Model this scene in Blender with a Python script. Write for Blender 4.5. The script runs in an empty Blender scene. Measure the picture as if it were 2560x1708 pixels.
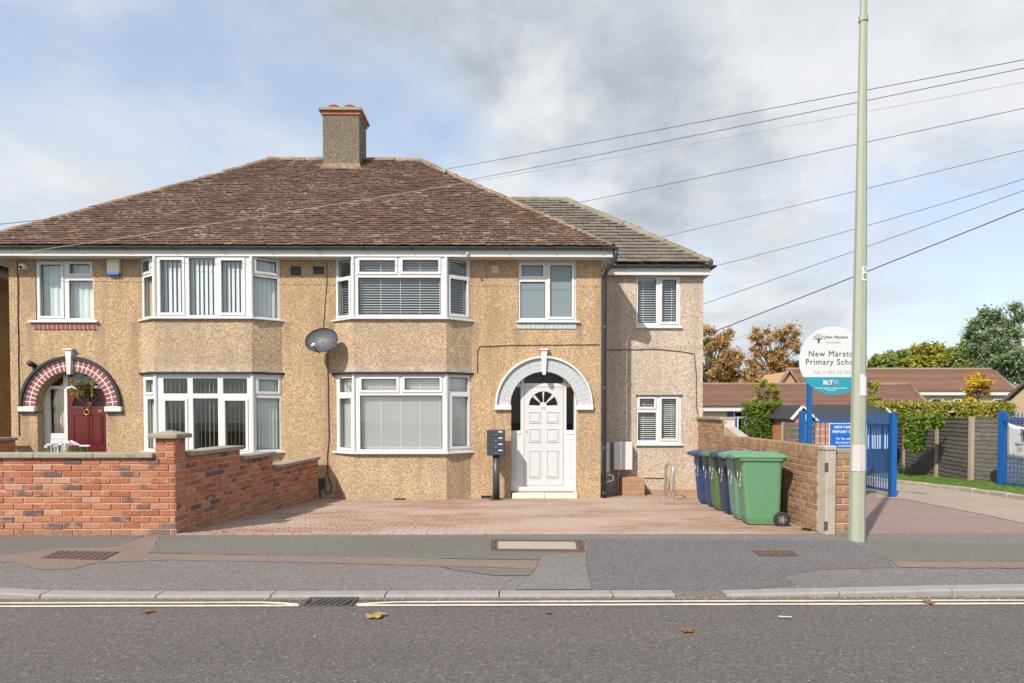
import bpy, bmesh, math, random
import numpy as np
from mathutils import Vector, Matrix, Euler
from mathutils.geometry import tessellate_polygon
R = math.radians
random.seed(7); rng = np.random.default_rng(7)
scene = bpy.context.scene
COL = scene.collection

# ------------------------------------------------------------------ camera
F, CX, CY = 1500.0, 1280.0, 1066.0          # focal length and principal point for a 2560 x 1708 frame
YAW, PITCH, EYE = R(0.5), R(1.2), 1.41
cam = bpy.data.cameras.new('camera'); camo = bpy.data.objects.new('camera', cam); COL.objects.link(camo)
camo.location = (0, 0, EYE); camo.rotation_euler = (R(90) - PITCH, 0, -YAW)
cam.sensor_width = 36; cam.lens = F / 2560 * 36; cam.shift_y = (CY - 854) / 2560
cam.clip_start = 0.1; cam.clip_end = 3000
scene.camera = camo
# ------------------------------------------------------------------ light
SUN = Vector((0.70, 1.0, -1.08)).normalized()            # direction the light travels
sun = bpy.data.lights.new('sun', 'SUN'); suno = bpy.data.objects.new('sun', sun); COL.objects.link(suno)
suno.location = (-20, -30, 30); suno.rotation_euler = SUN.to_track_quat('-Z', 'Y').to_euler()
sun.energy = 5.0; sun.angle = R(0.7); sun.color = (1.0, 0.93, 0.82)
vs = scene.view_settings
vs.view_transform = 'Standard'; vs.look = 'None'; vs.gamma = 1; vs.exposure = 0.10; vs.use_curve_mapping = False

def px_ray(x, y):
    u = (x - CX) / F; v = (CY - y) / F
    dy = math.cos(PITCH) + v * math.sin(PITCH); dz = -math.sin(PITCH) + v * math.cos(PITCH)
    return Vector((u * math.cos(YAW) + dy * math.sin(YAW), -u * math.sin(YAW) + dy * math.cos(YAW), dz))
def P(x, y, Y):
    d = px_ray(x, y); t = Y / d.y
    return Vector((d.x * t, Y, EYE + d.z * t))
def gd(Y, dip=False):
    """height of the ground: the pavement falls to the kerb, the plots fall away from the street"""
    if Y <= 7: return -0.03 * min(1, (7 - Y) / 2.15)
    z = -0.0556 * (min(Y, 30) - 7)
    if dip and Y > 11.9: z -= 0.0
    return z
def G(x, y, dip=False):
    d = px_ray(x, y); lo, hi = 2.0, 60.0
    for _ in range(60):
        m = (lo + hi) / 2; z = EYE + d.z * m / d.y
        if z > gd(m, dip): lo = m
        else: hi = m
    m = (lo + hi) / 2
    return Vector((d.x * m / d.y, m, gd(m, dip)))

# ------------------------------------------------------------------ node helper
class NT:
    def __init__(s, tree): s.t = tree
    def n(s, typ, props=None, **inp):
        nd = s.t.nodes.new(typ)
        for k, v in (props or {}).items(): setattr(nd, k, v)
        for k, v in inp.items():
            key = int(k[1:]) if k[0] == 'i' and k[1:].isdigit() else k.replace('_', ' ')
            s.set(nd, key, v)
        return nd
    def set(s, nd, key, v):
        sk = nd.inputs[key]
        if isinstance(v, bpy.types.NodeSocket): s.t.links.new(v, sk)
        elif isinstance(v, (tuple, list)) and len(v) == 3 and sk.type == 'RGBA': sk.default_value = (*v, 1)
        else: sk.default_value = v
    def pos(s, scale=(1, 1, 1), off=(0, 0, 0)):
        g = s.n('ShaderNodeNewGeometry')
        if scale == (1, 1, 1) and off == (0, 0, 0): return g.outputs['Position']
        return s.n('ShaderNodeMapping', None, Vector=g.outputs['Position'], Location=off, Scale=scale).outputs[0]
    def noise(s, vec, scale, detail=4, rough=.55, dist=0):
        return s.n('ShaderNodeTexNoise', None, Vector=vec, Scale=scale, Detail=detail, Roughness=rough, Distortion=dist).outputs['Fac']
    def voro(s, vec, scale, out='Color', feature='F1'):
        return s.n('ShaderNodeTexVoronoi', {'feature': feature}, Vector=vec, Scale=scale).outputs[out]
    def ramp(s, fac, stops, interp='LINEAR'):
        nd = s.n('ShaderNodeValToRGB', None, Fac=fac); cr = nd.color_ramp; cr.interpolation = interp
        while len(cr.elements) < len(stops): cr.elements.new(0.5)
        for e, (p, c) in zip(cr.elements, stops):
            e.position = p; e.color = (*c, 1) if isinstance(c, (tuple, list)) else (c, c, c, 1)
        return nd.outputs['Color']
    def math(s, op, a, b=0.0, clamp=False):
        nd = s.n('ShaderNodeMath', {'operation': op, 'use_clamp': clamp}); s.set(nd, 0, a); s.set(nd, 1, b)
        return nd.outputs[0]
    def mix(s, fac, a, b, typ='MIX'):
        nd = s.n('ShaderNodeMix', {'data_type': 'RGBA', 'blend_type': typ}); s.set(nd, 0, fac); s.set(nd, 6, a); s.set(nd, 7, b)
        return nd.outputs[2]
    def sep(s, vec):
        return s.n('ShaderNodeSeparateXYZ', None, Vector=vec).outputs
    def mr(s, v, a, b, c=0.0, d=1.0, smooth=False):
        nd = s.n('ShaderNodeMapRange', {'interpolation_type': 'SMOOTHSTEP' if smooth else 'LINEAR'})
        s.set(nd, 0, v); s.set(nd, 1, a); s.set(nd, 2, b); s.set(nd, 3, c); s.set(nd, 4, d)
        return nd.outputs[0]

# ------------------------------------------------------------------ sky: physical sky with broken cloud
scene.cycles.adaptive_threshold = 0.02; scene.cycles.max_bounces = 6; scene.cycles.diffuse_bounces = 2; scene.cycles.glossy_bounces = 3; scene.cycles.transparent_max_bounces = 12
world = bpy.data.worlds.new('World'); scene.world = world; world.use_nodes = True
world.cycles.sampling_method = 'MANUAL'; world.cycles.sample_map_resolution = 512
wt = world.node_tree; wt.nodes.clear(); W_ = NT(wt)
el = math.asin(-SUN.z); rot = math.atan2(-SUN.x, -SUN.y)
sky = W_.n('ShaderNodeTexSky', {'sky_type': 'NISHITA', 'sun_disc': False, 'sun_elevation': el, 'sun_rotation': rot, 'air_density': 1.0, 'dust_density': 1.2, 'ozone_density': 1.2})
gen = W_.n('ShaderNodeTexCoord').outputs['Generated']
dirn = W_.n('ShaderNodeVectorMath', {'operation': 'NORMALIZE'}, i0=gen).outputs[0]
sx, sy, sz = W_.sep(dirn)
wn = W_.n('ShaderNodeTexNoise', None, Vector=dirn, Scale=4.2, Detail=4, Roughness=.55)
warp = W_.n('ShaderNodeVectorMath', {'operation': 'SCALE'}, i0=W_.n('ShaderNodeVectorMath', {'operation': 'SUBTRACT'}, i0=wn.outputs['Color'], i1=(.5, .5, .5)).outputs[0], Scale=.32).outputs[0]
dirw = W_.n('ShaderNodeVectorMath', {'operation': 'NORMALIZE'}, i0=W_.n('ShaderNodeVectorMath', {'operation': 'ADD'}, i0=dirn, i1=warp).outputs[0]).outputs[0]
den = W_.math('ADD', W_.math('MAXIMUM', sz, 0.0), 0.22)
flat = W_.n('ShaderNodeCombineXYZ', None, X=W_.math('DIVIDE', sx, den), Y=W_.math('DIVIDE', sy, den), Z=W_.math('MULTIPLY', sz, 0.6)).outputs[0]
n1 = W_.noise(flat, 1.3, 5, .58)
n2 = W_.noise(W_.n('ShaderNodeMapping', None, Vector=flat, Location=(3.1, 1.7, 0.4)).outputs[0], 3.2, 6, .60)
n3 = W_.noise(W_.n('ShaderNodeMapping', None, Vector=flat, Location=(7.3, 4.2, 1.1)).outputs[0], 1.6, 4, .6)
def blob(x, y, r0, r1, amp):
    """a cloud bank (or gap) round one direction: amp inside r0, fading to nothing at r1 (radians)"""
    d = px_ray(x, y).normalized()
    dot = W_.n('ShaderNodeVectorMath', {'operation': 'DOT_PRODUCT'}, i0=dirw, i1=tuple(d)).outputs['Value']
    return W_.mr(dot, math.cos(r1), math.cos(r0), 0.0, amp, True)
def total(lst):
    a = lst[0]
    for b in lst[1:]: a = W_.math('ADD', a, b)
    return a
# cover: where cloud hides the blue; dark: where the cloud is thick and grey underneath
def field(n, amp, bias, blobs):
    return total([W_.math('ADD', W_.math('MULTIPLY', W_.math('SUBTRACT', n, .5), amp), bias)] + [blob(*b) for b in blobs])
cover = field(n1, 3.0, .30, [(1650, 170, .05, .60, .70), (110, 490, .02, .13, .75), (420, 500, .02, .12, .5), (60, 60, .02, .26, .40), (2350, 330, .05, .45, .22), (1400, 560, .02, .25, .35),
    (240, 330, .02, .22, -.70), (760, 330, .02, .26, -.65), (1060, 390, .01, .16, -.45), (480, 160, .02, .26, -.30), (1950, 560, .01, .18, -.5), (2330, 680, .01, .2, -.5), (1500, 430, .01, .12, -.3)])
dark = field(n2, 2.5, .08, [(960, 110, .01, .26, .45), (1250, 90, .01, .28, .32), (1480, 230, .01, .30, .30), (1720, 340, .005, .22, .38), (1740, 430, .005, .12, .25), (1950, 260, .02, .30, .05), (1290, 165, .003, .07, -.45),
    (2500, 560, .01, .16, .35), (1800, 720, .01, .25, .12), (2180, 90, .02, .2, -.3), (1250, 470, .02, .2, -.35)])
cmask = W_.mr(cover, -.05, 1.0, 0, 1, True)
cshade = W_.mr(dark, .05, 1.30, 0, 1, True)
wisp = W_.mr(n3, .30, .70, .38, .88, True)
blue = W_.mix(wisp, W_.mix(1.0, sky.outputs[0], (1.34, 1.36, 1.40), 'MULTIPLY'), (4.7, 5.1, 5.5))
ccol = W_.mix(cshade, (5.3, 5.42, 5.6), (2.8, 3.15, 3.6))
ccol = W_.mix(W_.mr(n3, .42, .62, 0, .60, True), ccol, (3.75, 4.1, 4.5))
skycol = W_.mix(cmask, blue, ccol)
bg = W_.n('ShaderNodeBackground', None, Color=skycol, Strength=0.15)
W_.n('ShaderNodeOutputWorld', None, Surface=bg.outputs[0])

# ------------------------------------------------------------------ objects
WM = {}
def link(o, parent=None, wm=None):
    COL.objects.link(o); wm = wm or Matrix.Translation(o.location); WM[o.name] = wm
    if parent is not None:
        o.parent = parent; o.matrix_parent_inverse = WM[parent.name].inverted()
    o.matrix_basis = wm
    return o
def tag(o, label=None, cat=None, group=None, kind=None):
    if label: o['label'] = label
    if cat: o['category'] = cat
    if group: o['group'] = group
    if kind: o['kind'] = kind
    return o
def empty(name, loc, label, cat, group=None):
    o = bpy.data.objects.new(name, None); o.empty_display_size = .2; o.location = loc
    link(o); return tag(o, label, cat, group)
class MB:
    """collects faces, then links them as one mesh object"""
    def __init__(s): s.v = []; s.f = []
    def add(s, vs, fs):
        b = len(s.v); s.v += [tuple(v) for v in vs]; s.f += [tuple(i + b for i in f) for f in fs]; return s
    def box(s, x0, x1, y0, y1, z0, z1):
        return s.add([(x, y, z) for z in (z0, z1) for x, y in ((x0, y0), (x1, y0), (x1, y1), (x0, y1))],
                     [(3, 2, 1, 0), (4, 5, 6, 7), (0, 1, 5, 4), (1, 2, 6, 5), (2, 3, 7, 6), (3, 0, 4, 7)])
    def bar(s, a, b, w, h, up=(0, 0, 1)):
        a, b = Vector(a), Vector(b); d = (b - a).normalized(); up = Vector(up)
        if abs(d.dot(up)) > .98: up = Vector((0, 1, 0))
        r = d.cross(up).normalized() * w / 2; q = r.cross(d).normalized() * h / 2
        return s.add([c + i * r + j * q for c in (a, b) for i, j in ((-1, -1), (1, -1), (1, 1), (-1, 1))],
                     [(3, 2, 1, 0), (4, 5, 6, 7), (0, 1, 5, 4), (1, 2, 6, 5), (2, 3, 7, 6), (3, 0, 4, 7)])
    def tube(s, pts, r, n=8, caps=True):
        pts = [Vector(p) for p in pts]; rs = r if isinstance(r, (list, tuple)) else [r] * len(pts)
        b = len(s.v); ref = None
        for i, p in enumerate(pts):
            d = (pts[min(i + 1, len(pts) - 1)] - pts[max(i - 1, 0)]).normalized()
            if ref is None: ref = Vector((0, 0, 1)) if abs(d.z) < .9 else Vector((1, 0, 0))
            x = d.cross(ref).normalized(); y = x.cross(d).normalized(); ref = y
            for k in range(n):
                a = 2 * math.pi * k / n; s.v.append(tuple(p + (x * math.cos(a) + y * math.sin(a)) * rs[i]))
        for i in range(len(pts) - 1):
            for k in range(n):
                k2 = (k + 1) % n; s.f.append((b + i * n + k, b + i * n + k2, b + (i + 1) * n + k2, b + (i + 1) * n + k))
        if caps:
            s.f.append(tuple(b + k for k in range(n))[::-1]); s.f.append(tuple(b + (len(pts) - 1) * n + k for k in range(n)))
        return s
    def holes(s, outer, holes, n0, n1, xf, back=True):
        """flat plate with holes, outlines in (u, z), between offsets n0 and n1 along the outward normal"""
        loops = [list(outer)] + [list(h) for h in holes]
        flat = [p for l in loops for p in l]; N = len(flat)
        tris = tessellate_polygon([[Vector((p[0], p[1], 0)) for p in l] for l in loops])
        b = len(s.v)
        s.v += [tuple(xf(p[0], p[1], n1)) for p in flat] + [tuple(xf(p[0], p[1], n0)) for p in flat]
        for t in tris:
            a, c, d = t
            ar = (flat[c][0] - flat[a][0]) * (flat[d][1] - flat[a][1]) - (flat[c][1] - flat[a][1]) * (flat[d][0] - flat[a][0])
            if abs(ar) < 1e-12: continue
            if ar < 0: c, d = d, c
            s.f.append((b + a, b + c, b + d))
            if back: s.f.append((b + N + a, b + N + d, b + N + c))
        i0 = 0
        for li, l in enumerate(loops):
            m = len(l); area = sum(l[i][0] * l[(i + 1) % m][1] - l[(i + 1) % m][0] * l[i][1] for i in range(m))
            for i in range(m):
                i2 = (i + 1) % m; q = (b + i0 + i, b + N + i0 + i, b + N + i0 + i2, b + i0 + i2)
                s.f.append(q if (area > 0) == (li == 0) else q[::-1])
            i0 += m
        return s
    def build(s, name, mat, parent=None, smooth=False, bevel=0, local=False, segs=2):
        vs = np.array(s.v, dtype=float).reshape(-1, 3); c = np.zeros(3)
        if not local: c = (vs.min(0) + vs.max(0)) / 2
        me = bpy.data.meshes.new(name); me.from_pydata((vs - c).tolist(), [], s.f); me.update()
        if smooth: me.polygons.foreach_set('use_smooth', [True] * len(me.polygons))
        me.materials.append(mat)
        o = bpy.data.objects.new(name, me); o.location = Vector(c)
        if bevel:
            m = o.modifiers.new('bevel', 'BEVEL'); m.width = bevel; m.segments = segs; m.limit_method = 'ANGLE'; m.angle_limit = R(40)
        if local:
            COL.objects.link(o); WM[o.name] = Matrix()
            if parent is not None: o.parent = parent
        else: link(o, parent)
        return o
def bx(name, mat, parent, x0, x1, y0, y1, z0, z1, bevel=0):
    return MB().box(x0, x1, y0, y1, z0, z1).build(name, mat, parent, bevel=bevel)
def place(name, me, parent, wm):
    o = bpy.data.objects.new(name, me); o.matrix_basis = wm; COL.objects.link(o); WM[o.name] = wm
    if parent is not None:
        o.parent = parent; o.matrix_parent_inverse = WM[parent.name].inverted()
    return o
def struct(o): o['kind'] = 'structure'; return o
def quads(name, V, mat, parent=None, n=4, smooth=False):
    """V: (k, n, 3) array of separate polygons"""
    V = np.asarray(V, dtype=np.float32); k = V.shape[0]
    me = bpy.data.meshes.new(name); me.vertices.add(k * n); me.vertices.foreach_set('co', V.reshape(-1))
    me.loops.add(k * n); me.loops.foreach_set('vertex_index', np.arange(k * n, dtype=np.int32))
    me.polygons.add(k); me.polygons.foreach_set('loop_start', np.arange(0, k * n, n, dtype=np.int32))
    me.update(calc_edges=True); me.validate(); me.materials.append(mat)
    o = bpy.data.objects.new(name, me); return link(o, parent)
class Plane:
    """vertical plane through A -> B (left to right as seen from outside); u along it, z up, n outwards"""
    def __init__(s, A, B):
        s.A = Vector((A[0], A[1])); d = Vector((B[0], B[1])) - s.A; s.L = d.length; s.d = d / s.L; s.nrm = Vector((s.d.y, -s.d.x))
    def xyz(s, u, z, n=0.0):
        p = s.A + s.d * u + s.nrm * n; return Vector((p.x, p.y, z))
    def uz(s, x, y):
        r = px_ray(x, y); o = Vector((0, 0)); k = Vector((r.x, r.y))
        t = (s.A - o).dot(s.nrm) / k.dot(s.nrm); p = k * t
        return ((p - s.A).dot(s.d), EYE + r.z * t)
    def rect(s, x0, x1, y0, y1):
        """pixel rectangle -> (u0, u1, z0, z1); edges taken at its middle"""
        u0, _ = s.uz(x0, (y0 + y1) / 2); u1, _ = s.uz(x1, (y0 + y1) / 2)
        _, z1 = s.uz((x0 + x1) / 2, y0); _, z0 = s.uz((x0 + x1) / 2, y1)
        return (u0, u1, z0, z1)
def rl(r): return [(r[0], r[2]), (r[1], r[2]), (r[1], r[3]), (r[0], r[3])]
def grow(r, a): return (r[0] - a, r[1] + a, r[2] - a, r[3] + a)
# ------------------------------------------------------------------ materials
def newmat(name):
    m = bpy.data.materials.new(name); m.use_nodes = True; t = m.node_tree; b = t.nodes['Principled BSDF']
    return m, NT(t), b
def fin(nt, b, col, rough=.7, bump=None, bstr=.3, bdist=.01, metal=0, spec=.5):
    nt.set(b, 'Base Color', col); nt.set(b, 'Roughness', rough); nt.set(b, 'Metallic', metal); nt.set(b, 'Specular IOR Level', spec)
    if bump is not None:
        bn = nt.n('ShaderNodeBump', None, Height=bump, Strength=bstr, Distance=bdist); nt.set(b, 'Normal', bn.outputs[0])
def plain(name, c, rough=.5, var=.12, scale=6, bump=.05, bscale=80, metal=0, spec=.5, dirt=None, dscale=3, damt=.5):
    """paint, plastic, metal: one colour with soft unevenness, fine relief and (optionally) blotches of dirt"""
    m, n, b = newmat(name); p = n.pos()
    f = n.noise(p, scale, 5, .6)
    col = n.mix(f, tuple(x * (1 - var) for x in c), tuple(min(1, x * (1 + var)) for x in c))
    if dirt: col = n.mix(n.mr(n.noise(p, dscale, 7, .7, .6), .52, .78, 0, damt), col, dirt)
    fin(n, b, col, n.mr(f, .2, .8, max(.02, rough - .08), min(1, rough + .08)), n.noise(p, bscale, 3), bump, .004, metal, spec)
    return m
def rnd_node(n):
    a = n.n('ShaderNodeNewGeometry').outputs['Random Per Island']; o = n.n('ShaderNodeObjectInfo').outputs['Random']
    return n.math('FRACT', n.math('ADD', a, o))
def pebble(name, ramp, stain, sc=42, dep=None, tint=(1, 1, 1), streaks=()):
    m, n, b = newmat(name); p = n.pos()
    v = n.voro(p, sc); r = n.sep(v)[0]
    v2 = n.sep(n.voro(p, sc * 2.1))[1]
    col = n.ramp(n.math('ADD', n.math('MULTIPLY', r, .75), n.math('MULTIPLY', v2, .25)), ramp)
    big = n.noise(p, .9, 6, .62, .4)
    col = n.mix(n.mr(big, .40, .70, 0, .75), col, n.mix(.75, col, stain))
    streak = n.noise(n.pos((5, 5, .35)), 1.0, 5, .6)
    col = n.mix(n.mr(streak, .50, .72, 0, .70), col, n.mix(.7, col, tuple(x * .8 for x in stain)))
    for sxp, syp in streaks:      # dirty rain runs below the ends of the sills
        q = P(sxp, syp, 11.9); X_, _, Z_ = n.sep(p)
        wob = n.math('MULTIPLY', n.math('SUBTRACT', n.noise(n.pos((1, 1, .5)), 9, 4, .65), .5), .16)
        kx = n.mr(n.math('ABSOLUTE', n.math('ADD', n.math('SUBTRACT', X_, q.x), wob)), .03, .13, 1, 0, True)
        kz = n.math('MULTIPLY', n.mr(Z_, q.z - .85, q.z, 0, 1), n.math('LESS_THAN', Z_, q.z))
        col = n.mix(n.math('MULTIPLY', n.math('MULTIPLY', kx, kz), .55), col, n.mix(.8, col, (.16, .12, .085)))
    if dep is not None:           # lime bloom and grey weathering along the foot of the panel
        z = n.sep(p)[2]
        k = n.math('MULTIPLY', n.mr(z, dep + .22, dep, 0, 1, True), n.mr(n.noise(n.pos((1, 1, 2.2)), 11, 5, .7), .40, .62))
        col = n.mix(n.math('MULTIPLY', k, .8), col, (.62, .60, .56))
        k2 = n.math('MULTIPLY', n.mr(z, dep + .5, dep, 0, 1, True), n.mr(n.noise(p, 4, 5, .7), .35, .7))
        col = n.mix(n.math('MULTIPLY', k2, .45), col, (.27, .24, .20))
    if tint != (1, 1, 1): col = n.mix(1.0, col, tint, 'MULTIPLY')
    h = n.math('SUBTRACT', 1.0, n.voro(p, sc, 'Distance'))
    fin(n, b, col, .9, h, .55, .012, spec=.25)
    return m
M = {}
M['pebble'] = pebble('pebbledash_tan', [(0, (0.17, 0.101, 0.054)), (0.22, (0.34, 0.218, 0.116)), (0.42, (0.457, 0.308, 0.176)), (0.68, (0.532, 0.377, 0.234)), (1, (0.702, 0.575, 0.426))], (.30, .21, .13), 58, streaks=[(76, 808, ), (246, 808), (1293, 822), (1447, 808), (718, 806), (826, 806), (1190, 806), (336, 806), (60, 1030), (283, 1030)])
M['pebble_low'] = pebble('pebbledash_low', [(0, (0.165, 0.105, 0.061)), (0.22, (0.33, 0.226, 0.132)), (0.42, (0.457, 0.325, 0.2)), (0.68, (0.533, 0.396, 0.262)), (1, (0.715, 0.605, 0.462))], (.31, .235, .16), 58)
M['pebble_bay'] = pebble('pebbledash_weathered', [(0, (0.165, 0.105, 0.061)), (0.22, (0.319, 0.22, 0.132)), (0.42, (0.44, 0.314, 0.198)), (0.68, (0.517, 0.385, 0.259)), (1, (0.715, 0.605, 0.473))], (.31, .24, .17), 58, dep=2.20)
M['pebble_ext'] = pebble('pebbledash_pale', [(0, (0.184, 0.13, 0.092)), (0.22, (0.356, 0.275, 0.205)), (0.42, (0.486, 0.394, 0.308)), (0.68, (0.572, 0.475, 0.389)), (1, (0.734, 0.659, 0.572))], (.40, .33, .255), sc=58)
M['chimney'] = pebble('chimney_render', [(0, (.075, .06, .042)), (.3, (.145, .118, .085)), (.6, (.205, .17, .124)), (1, (.32, .275, .215))], (.13, .115, .09), sc=52)
M['upvc'] = plain('white_upvc', (.64, .64, .64), .32, .02, 3, .01, dirt=(.55, .53, .49), dscale=2.2, damt=.16)
M['white'] = plain('white_paint', (.62, .62, .61), .45, .03, 5, .04, dirt=(.48, .46, .42), dscale=2.5, damt=.3)
M['soffit'] = plain('soffit_board', (.62, .61, .60), .5, .03, 4, .02, dirt=(.45, .43, .40), damt=.3)
M['door_white'] = plain('white_door', (.57, .572, .585), .35, .02, 3, .01)
M['grey_paint'] = plain('grey_masonry_paint', (.45, .475, .50), .6, .06, 8, .15, 60)
M['gutter'] = plain('grey_plastic_gutter', (.055, .062, .072), .42, .2, 5, .03, dirt=(.16, .16, .15), damt=.4)
M['black'] = plain('black_paint', (.025, .026, .03), .5, .15, 9, .08, dirt=(.10, .10, .10), damt=.4)
M['anthracite'] = plain('anthracite_steel', (.045, .058, .068), .38, .08, 5, .02)
M['dish'] = plain('dark_grey_dish', (.052, .057, .065), .5, .1, 5, .02)
M['maroon'] = plain('maroon_gloss_paint', (.115, .017, .016), .25, .08, 3, .02)
M['arch_red'] = plain('arch_red_paint', (.26, .060, .058), .55, .12, 25, .12)
M['brass'] = plain('brass', (.62, .42, .14), .3, .1, 20, .02, metal=1)
M['steel'] = plain('galvanised_steel', (.62, .64, .66), .38, .12, 30, .03, metal=.75)
M['room'] = plain('room_wall', (.30, .29, .27), .9, .05, 2, .0)
M['roomdark'] = plain('room_floor', (.10, .08, .06), .9, .1, 2, .0)
M['blind'] = plain('blind_fabric', (.66, .70, .70), .7, .04, 4, .02)
M['slat'] = plain('white_slat', (.80, .83, .82), .5, .02, 4, .0)
M['slat_closed'] = plain('pale_slat', (.86, .87, .86), .55, .02, 4, .0)
M['net'] = plain('net_curtain', (.62, .68, .66), .8, .04, 5, .05)
M['vent'] = plain('beige_vent', (.50, .41, .31), .7, .08, 10, .05)
M['cable'] = plain('cable_sheath', (.06, .045, .035), .7, .2, 9, .0)
M['wire'] = plain('overhead_wire', (.05, .05, .06), .6, .1, 3, .0)
M['wire_pale'] = plain('pale_overhead_wire', (.42, .40, .38), .6, .1, 3, .0)
M['bluep'] = plain('blue_gloss_paint', (.003, .095, .33), .35, .08, 6, .02)
M['sign_blue'] = plain('blue_sign_face', (.01, .12, .50), .35, .04, 6, .0)
M['sign_white'] = plain('white_sign_face', (.58, .60, .61), .4, .02, 3, .0)
M['teal'] = plain('teal_sign_face', (.02, .26, .36), .4, .03, 5, .0)
M['ink'] = plain('dark_lettering', (.035, .037, .045), .6, .05, 9, .0)
M['ink_grey'] = plain('grey_lettering', (.38, .39, .41), .6, .05, 9, .0)
M['paper'] = plain('weathered_paper', (.50, .46, .465), .8, .1, 14, .1, dirt=(.5, .38, .40), dscale=12, damt=.5)
M['lamp'] = plain('sage_green_paint', (.33, .36, .28), .5, .06, 3, .06, 40, dirt=(.24, .26, .18), dscale=5, damt=.35)
M['wood_post'] = plain('weathered_timber_post', (.36, .30, .23), .85, .25, 8, .3, 30)
M['pole_wood'] = plain('pole_timber', (.13, .09, .06), .85, .2, 6, .3, 30)
M['banner'] = plain('white_banner_cloth', (.70, .72, .72), .7, .05, 6, .05)
M['rubber'] = plain('black_rubber', (.018, .018, .019), .7, .2, 30, .1)
M['alarm'] = plain('cream_plastic', (.70, .66, .52), .4, .03, 5, .01)
M['felt'] = plain('dark_roof_felt', (.035, .036, .042), .85, .2, 12, .2)
M['mint'] = plain('pale_green_board', (.56, .64, .58), .6, .08, 8, .05)
M['shed_wood'] = plain('orange_shed_boards', (.44, .20, .09), .7, .2, 10, .1)
M['cream_brick'] = plain('cream_brickwork', (.55, .43, .29), .8, .12, 10, .2)
M['school_wall'] = plain('school_wall', (.58, .50, .38), .8, .1, 8, .1)
M['kerb'] = plain('concrete_kerb', (.275, .255, .245), .85, .14, 9, .35, 70, dirt=(.17, .155, .14), dscale=6, damt=.5)
M['coping'] = plain('concrete_coping', (.30, .26, .20), .92, .22, 22, .6, 60, dirt=(.11, .10, .075), dscale=7, damt=.65)
M['concrete'] = plain('old_concrete', (.40, .36, .30), .92, .2, 18, .6, 60, dirt=(.18, .16, .13), dscale=5, damt=.7)
M['step'] = plain('pale_stone_step', (.68, .64, .58), .8, .1, 8, .2, dirt=(.4, .34, .28), damt=.4)
M['redstep'] = plain('red_tile_step', (.32, .10, .075), .6, .15, 12, .1)
M['iron'] = plain('rusty_iron', (.125, .072, .05), .8, .35, 25, .4, 90, dirt=(.07, .055, .05), dscale=9, damt=.6)
M['grate'] = plain('dark_iron', (.07, .063, .06), .7, .3, 25, .3)
M['infill'] = plain('concrete_infill', (.34, .30, .25), .9, .15, 14, .3, dirt=(.2, .18, .15), damt=.4)
M['leaf_dry'] = plain('dry_leaf', (.34, .22, .06), .7, .3, 40, .2)
M['leaf_brown'] = plain('brown_leaf', (.20, .085, .035), .7, .3, 40, .2)
M['line'] = plain('cream_road_paint', (.58, .53, .42), .8, .08, 20, .3, 90, dirt=(.26, .24, .21), dscale=16, damt=.75)
M['sheet'] = plain('clear_plastic_sheet', (.55, .58, .6), .3, .1, 9, .1)

def glass(name, f0, rough=0.0, tint=(.965, .98, .978)):
    m = bpy.data.materials.new(name); m.use_nodes = True; t = m.node_tree; t.nodes.clear(); n = NT(t)
    lw = n.n('ShaderNodeLayerWeight', None, Blend=.5).outputs['Facing']
    fr = n.math('ADD', f0, n.math('MULTIPLY', n.math('POWER', lw, 5.0), 1 - f0))
    tr = n.n('ShaderNodeBsdfTransparent', None, Color=tint); gl = n.n('ShaderNodeBsdfGlossy', None, Roughness=rough, Color=(.97, .98, 1))
    mx = n.n('ShaderNodeMixShader'); t.links.new(fr, mx.inputs[0]); t.links.new(tr.outputs[0], mx.inputs[1]); t.links.new(gl.outputs[0], mx.inputs[2])
    n.n('ShaderNodeOutputMaterial', None, Surface=mx.outputs[0]); return m
M['glass'] = glass('window_glass', .05)
M['glass_dark'] = glass('tinted_glass', .03, 0, (.3, .3, .3))
m, n, b = newmat('obscure_glass'); p = n.pos()
fin(n, b, n.mix(n.noise(p, 70, 2), (.15, .20, .22), (.22, .27, .29)), .22, n.noise(p, 160, 2), .5, .004, spec=.9); M['frosted'] = m

def rtile(name, ramp, lichen, lsc, spots):
    m, n, b = newmat(name); p = n.pos(); r = rnd_node(n)
    col = n.ramp(r, ramp)
    f = n.noise(p, 26, 5, .65)
    col = n.mix(n.mr(f, .3, .7, 0, .40), col, n.mix(1.0, col, (.60, .57, .55), 'MULTIPLY'))
    big = n.noise(p, .8, 5, .6, .5)
    col = n.mix(n.mr(big, .45, .7, 0, .35), col, n.mix(.7, col, lichen))
    sp = n.math('MULTIPLY', n.mr(n.noise(p, lsc, 4, .7), .54, .62), n.mr(n.noise(p, 1.6, 3), .40, .62))
    col = n.mix(n.math('MULTIPLY', sp, .75), col, spots)
    fin(n, b, col, .92, f, .5, .008, spec=.2); return m
M['tile'] = rtile('clay_roof_tile', [(0, (.10, .064, .050)), (.3, (.122, .076, .059)), (.6, (.142, .087, .066)), (.88, (.165, .099, .074)), (.97, (.22, .13, .092)), (1, (.30, .215, .155))], (.13, .095, .07), 15, (.46, .39, .32))
M['ridge'] = rtile('lichened_ridge_tile', [(0, (.17, .12, .085)), (.5, (.25, .165, .11)), (1, (.34, .235, .16))], (.32, .27, .21), 22, (.52, .48, .41))
M['tile_ext'] = rtile('concrete_roof_tile', [(0, (.135, .115, .093)), (.5, (.165, .142, .117)), (1, (.195, .17, .142))], (.15, .132, .108), 16, (.30, .28, .24))
M['ridge_ext'] = rtile('concrete_ridge_tile', [(0, (.20, .175, .13)), (1, (.27, .24, .185))], (.22, .20, .14), 22, (.38, .36, .30))
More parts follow.
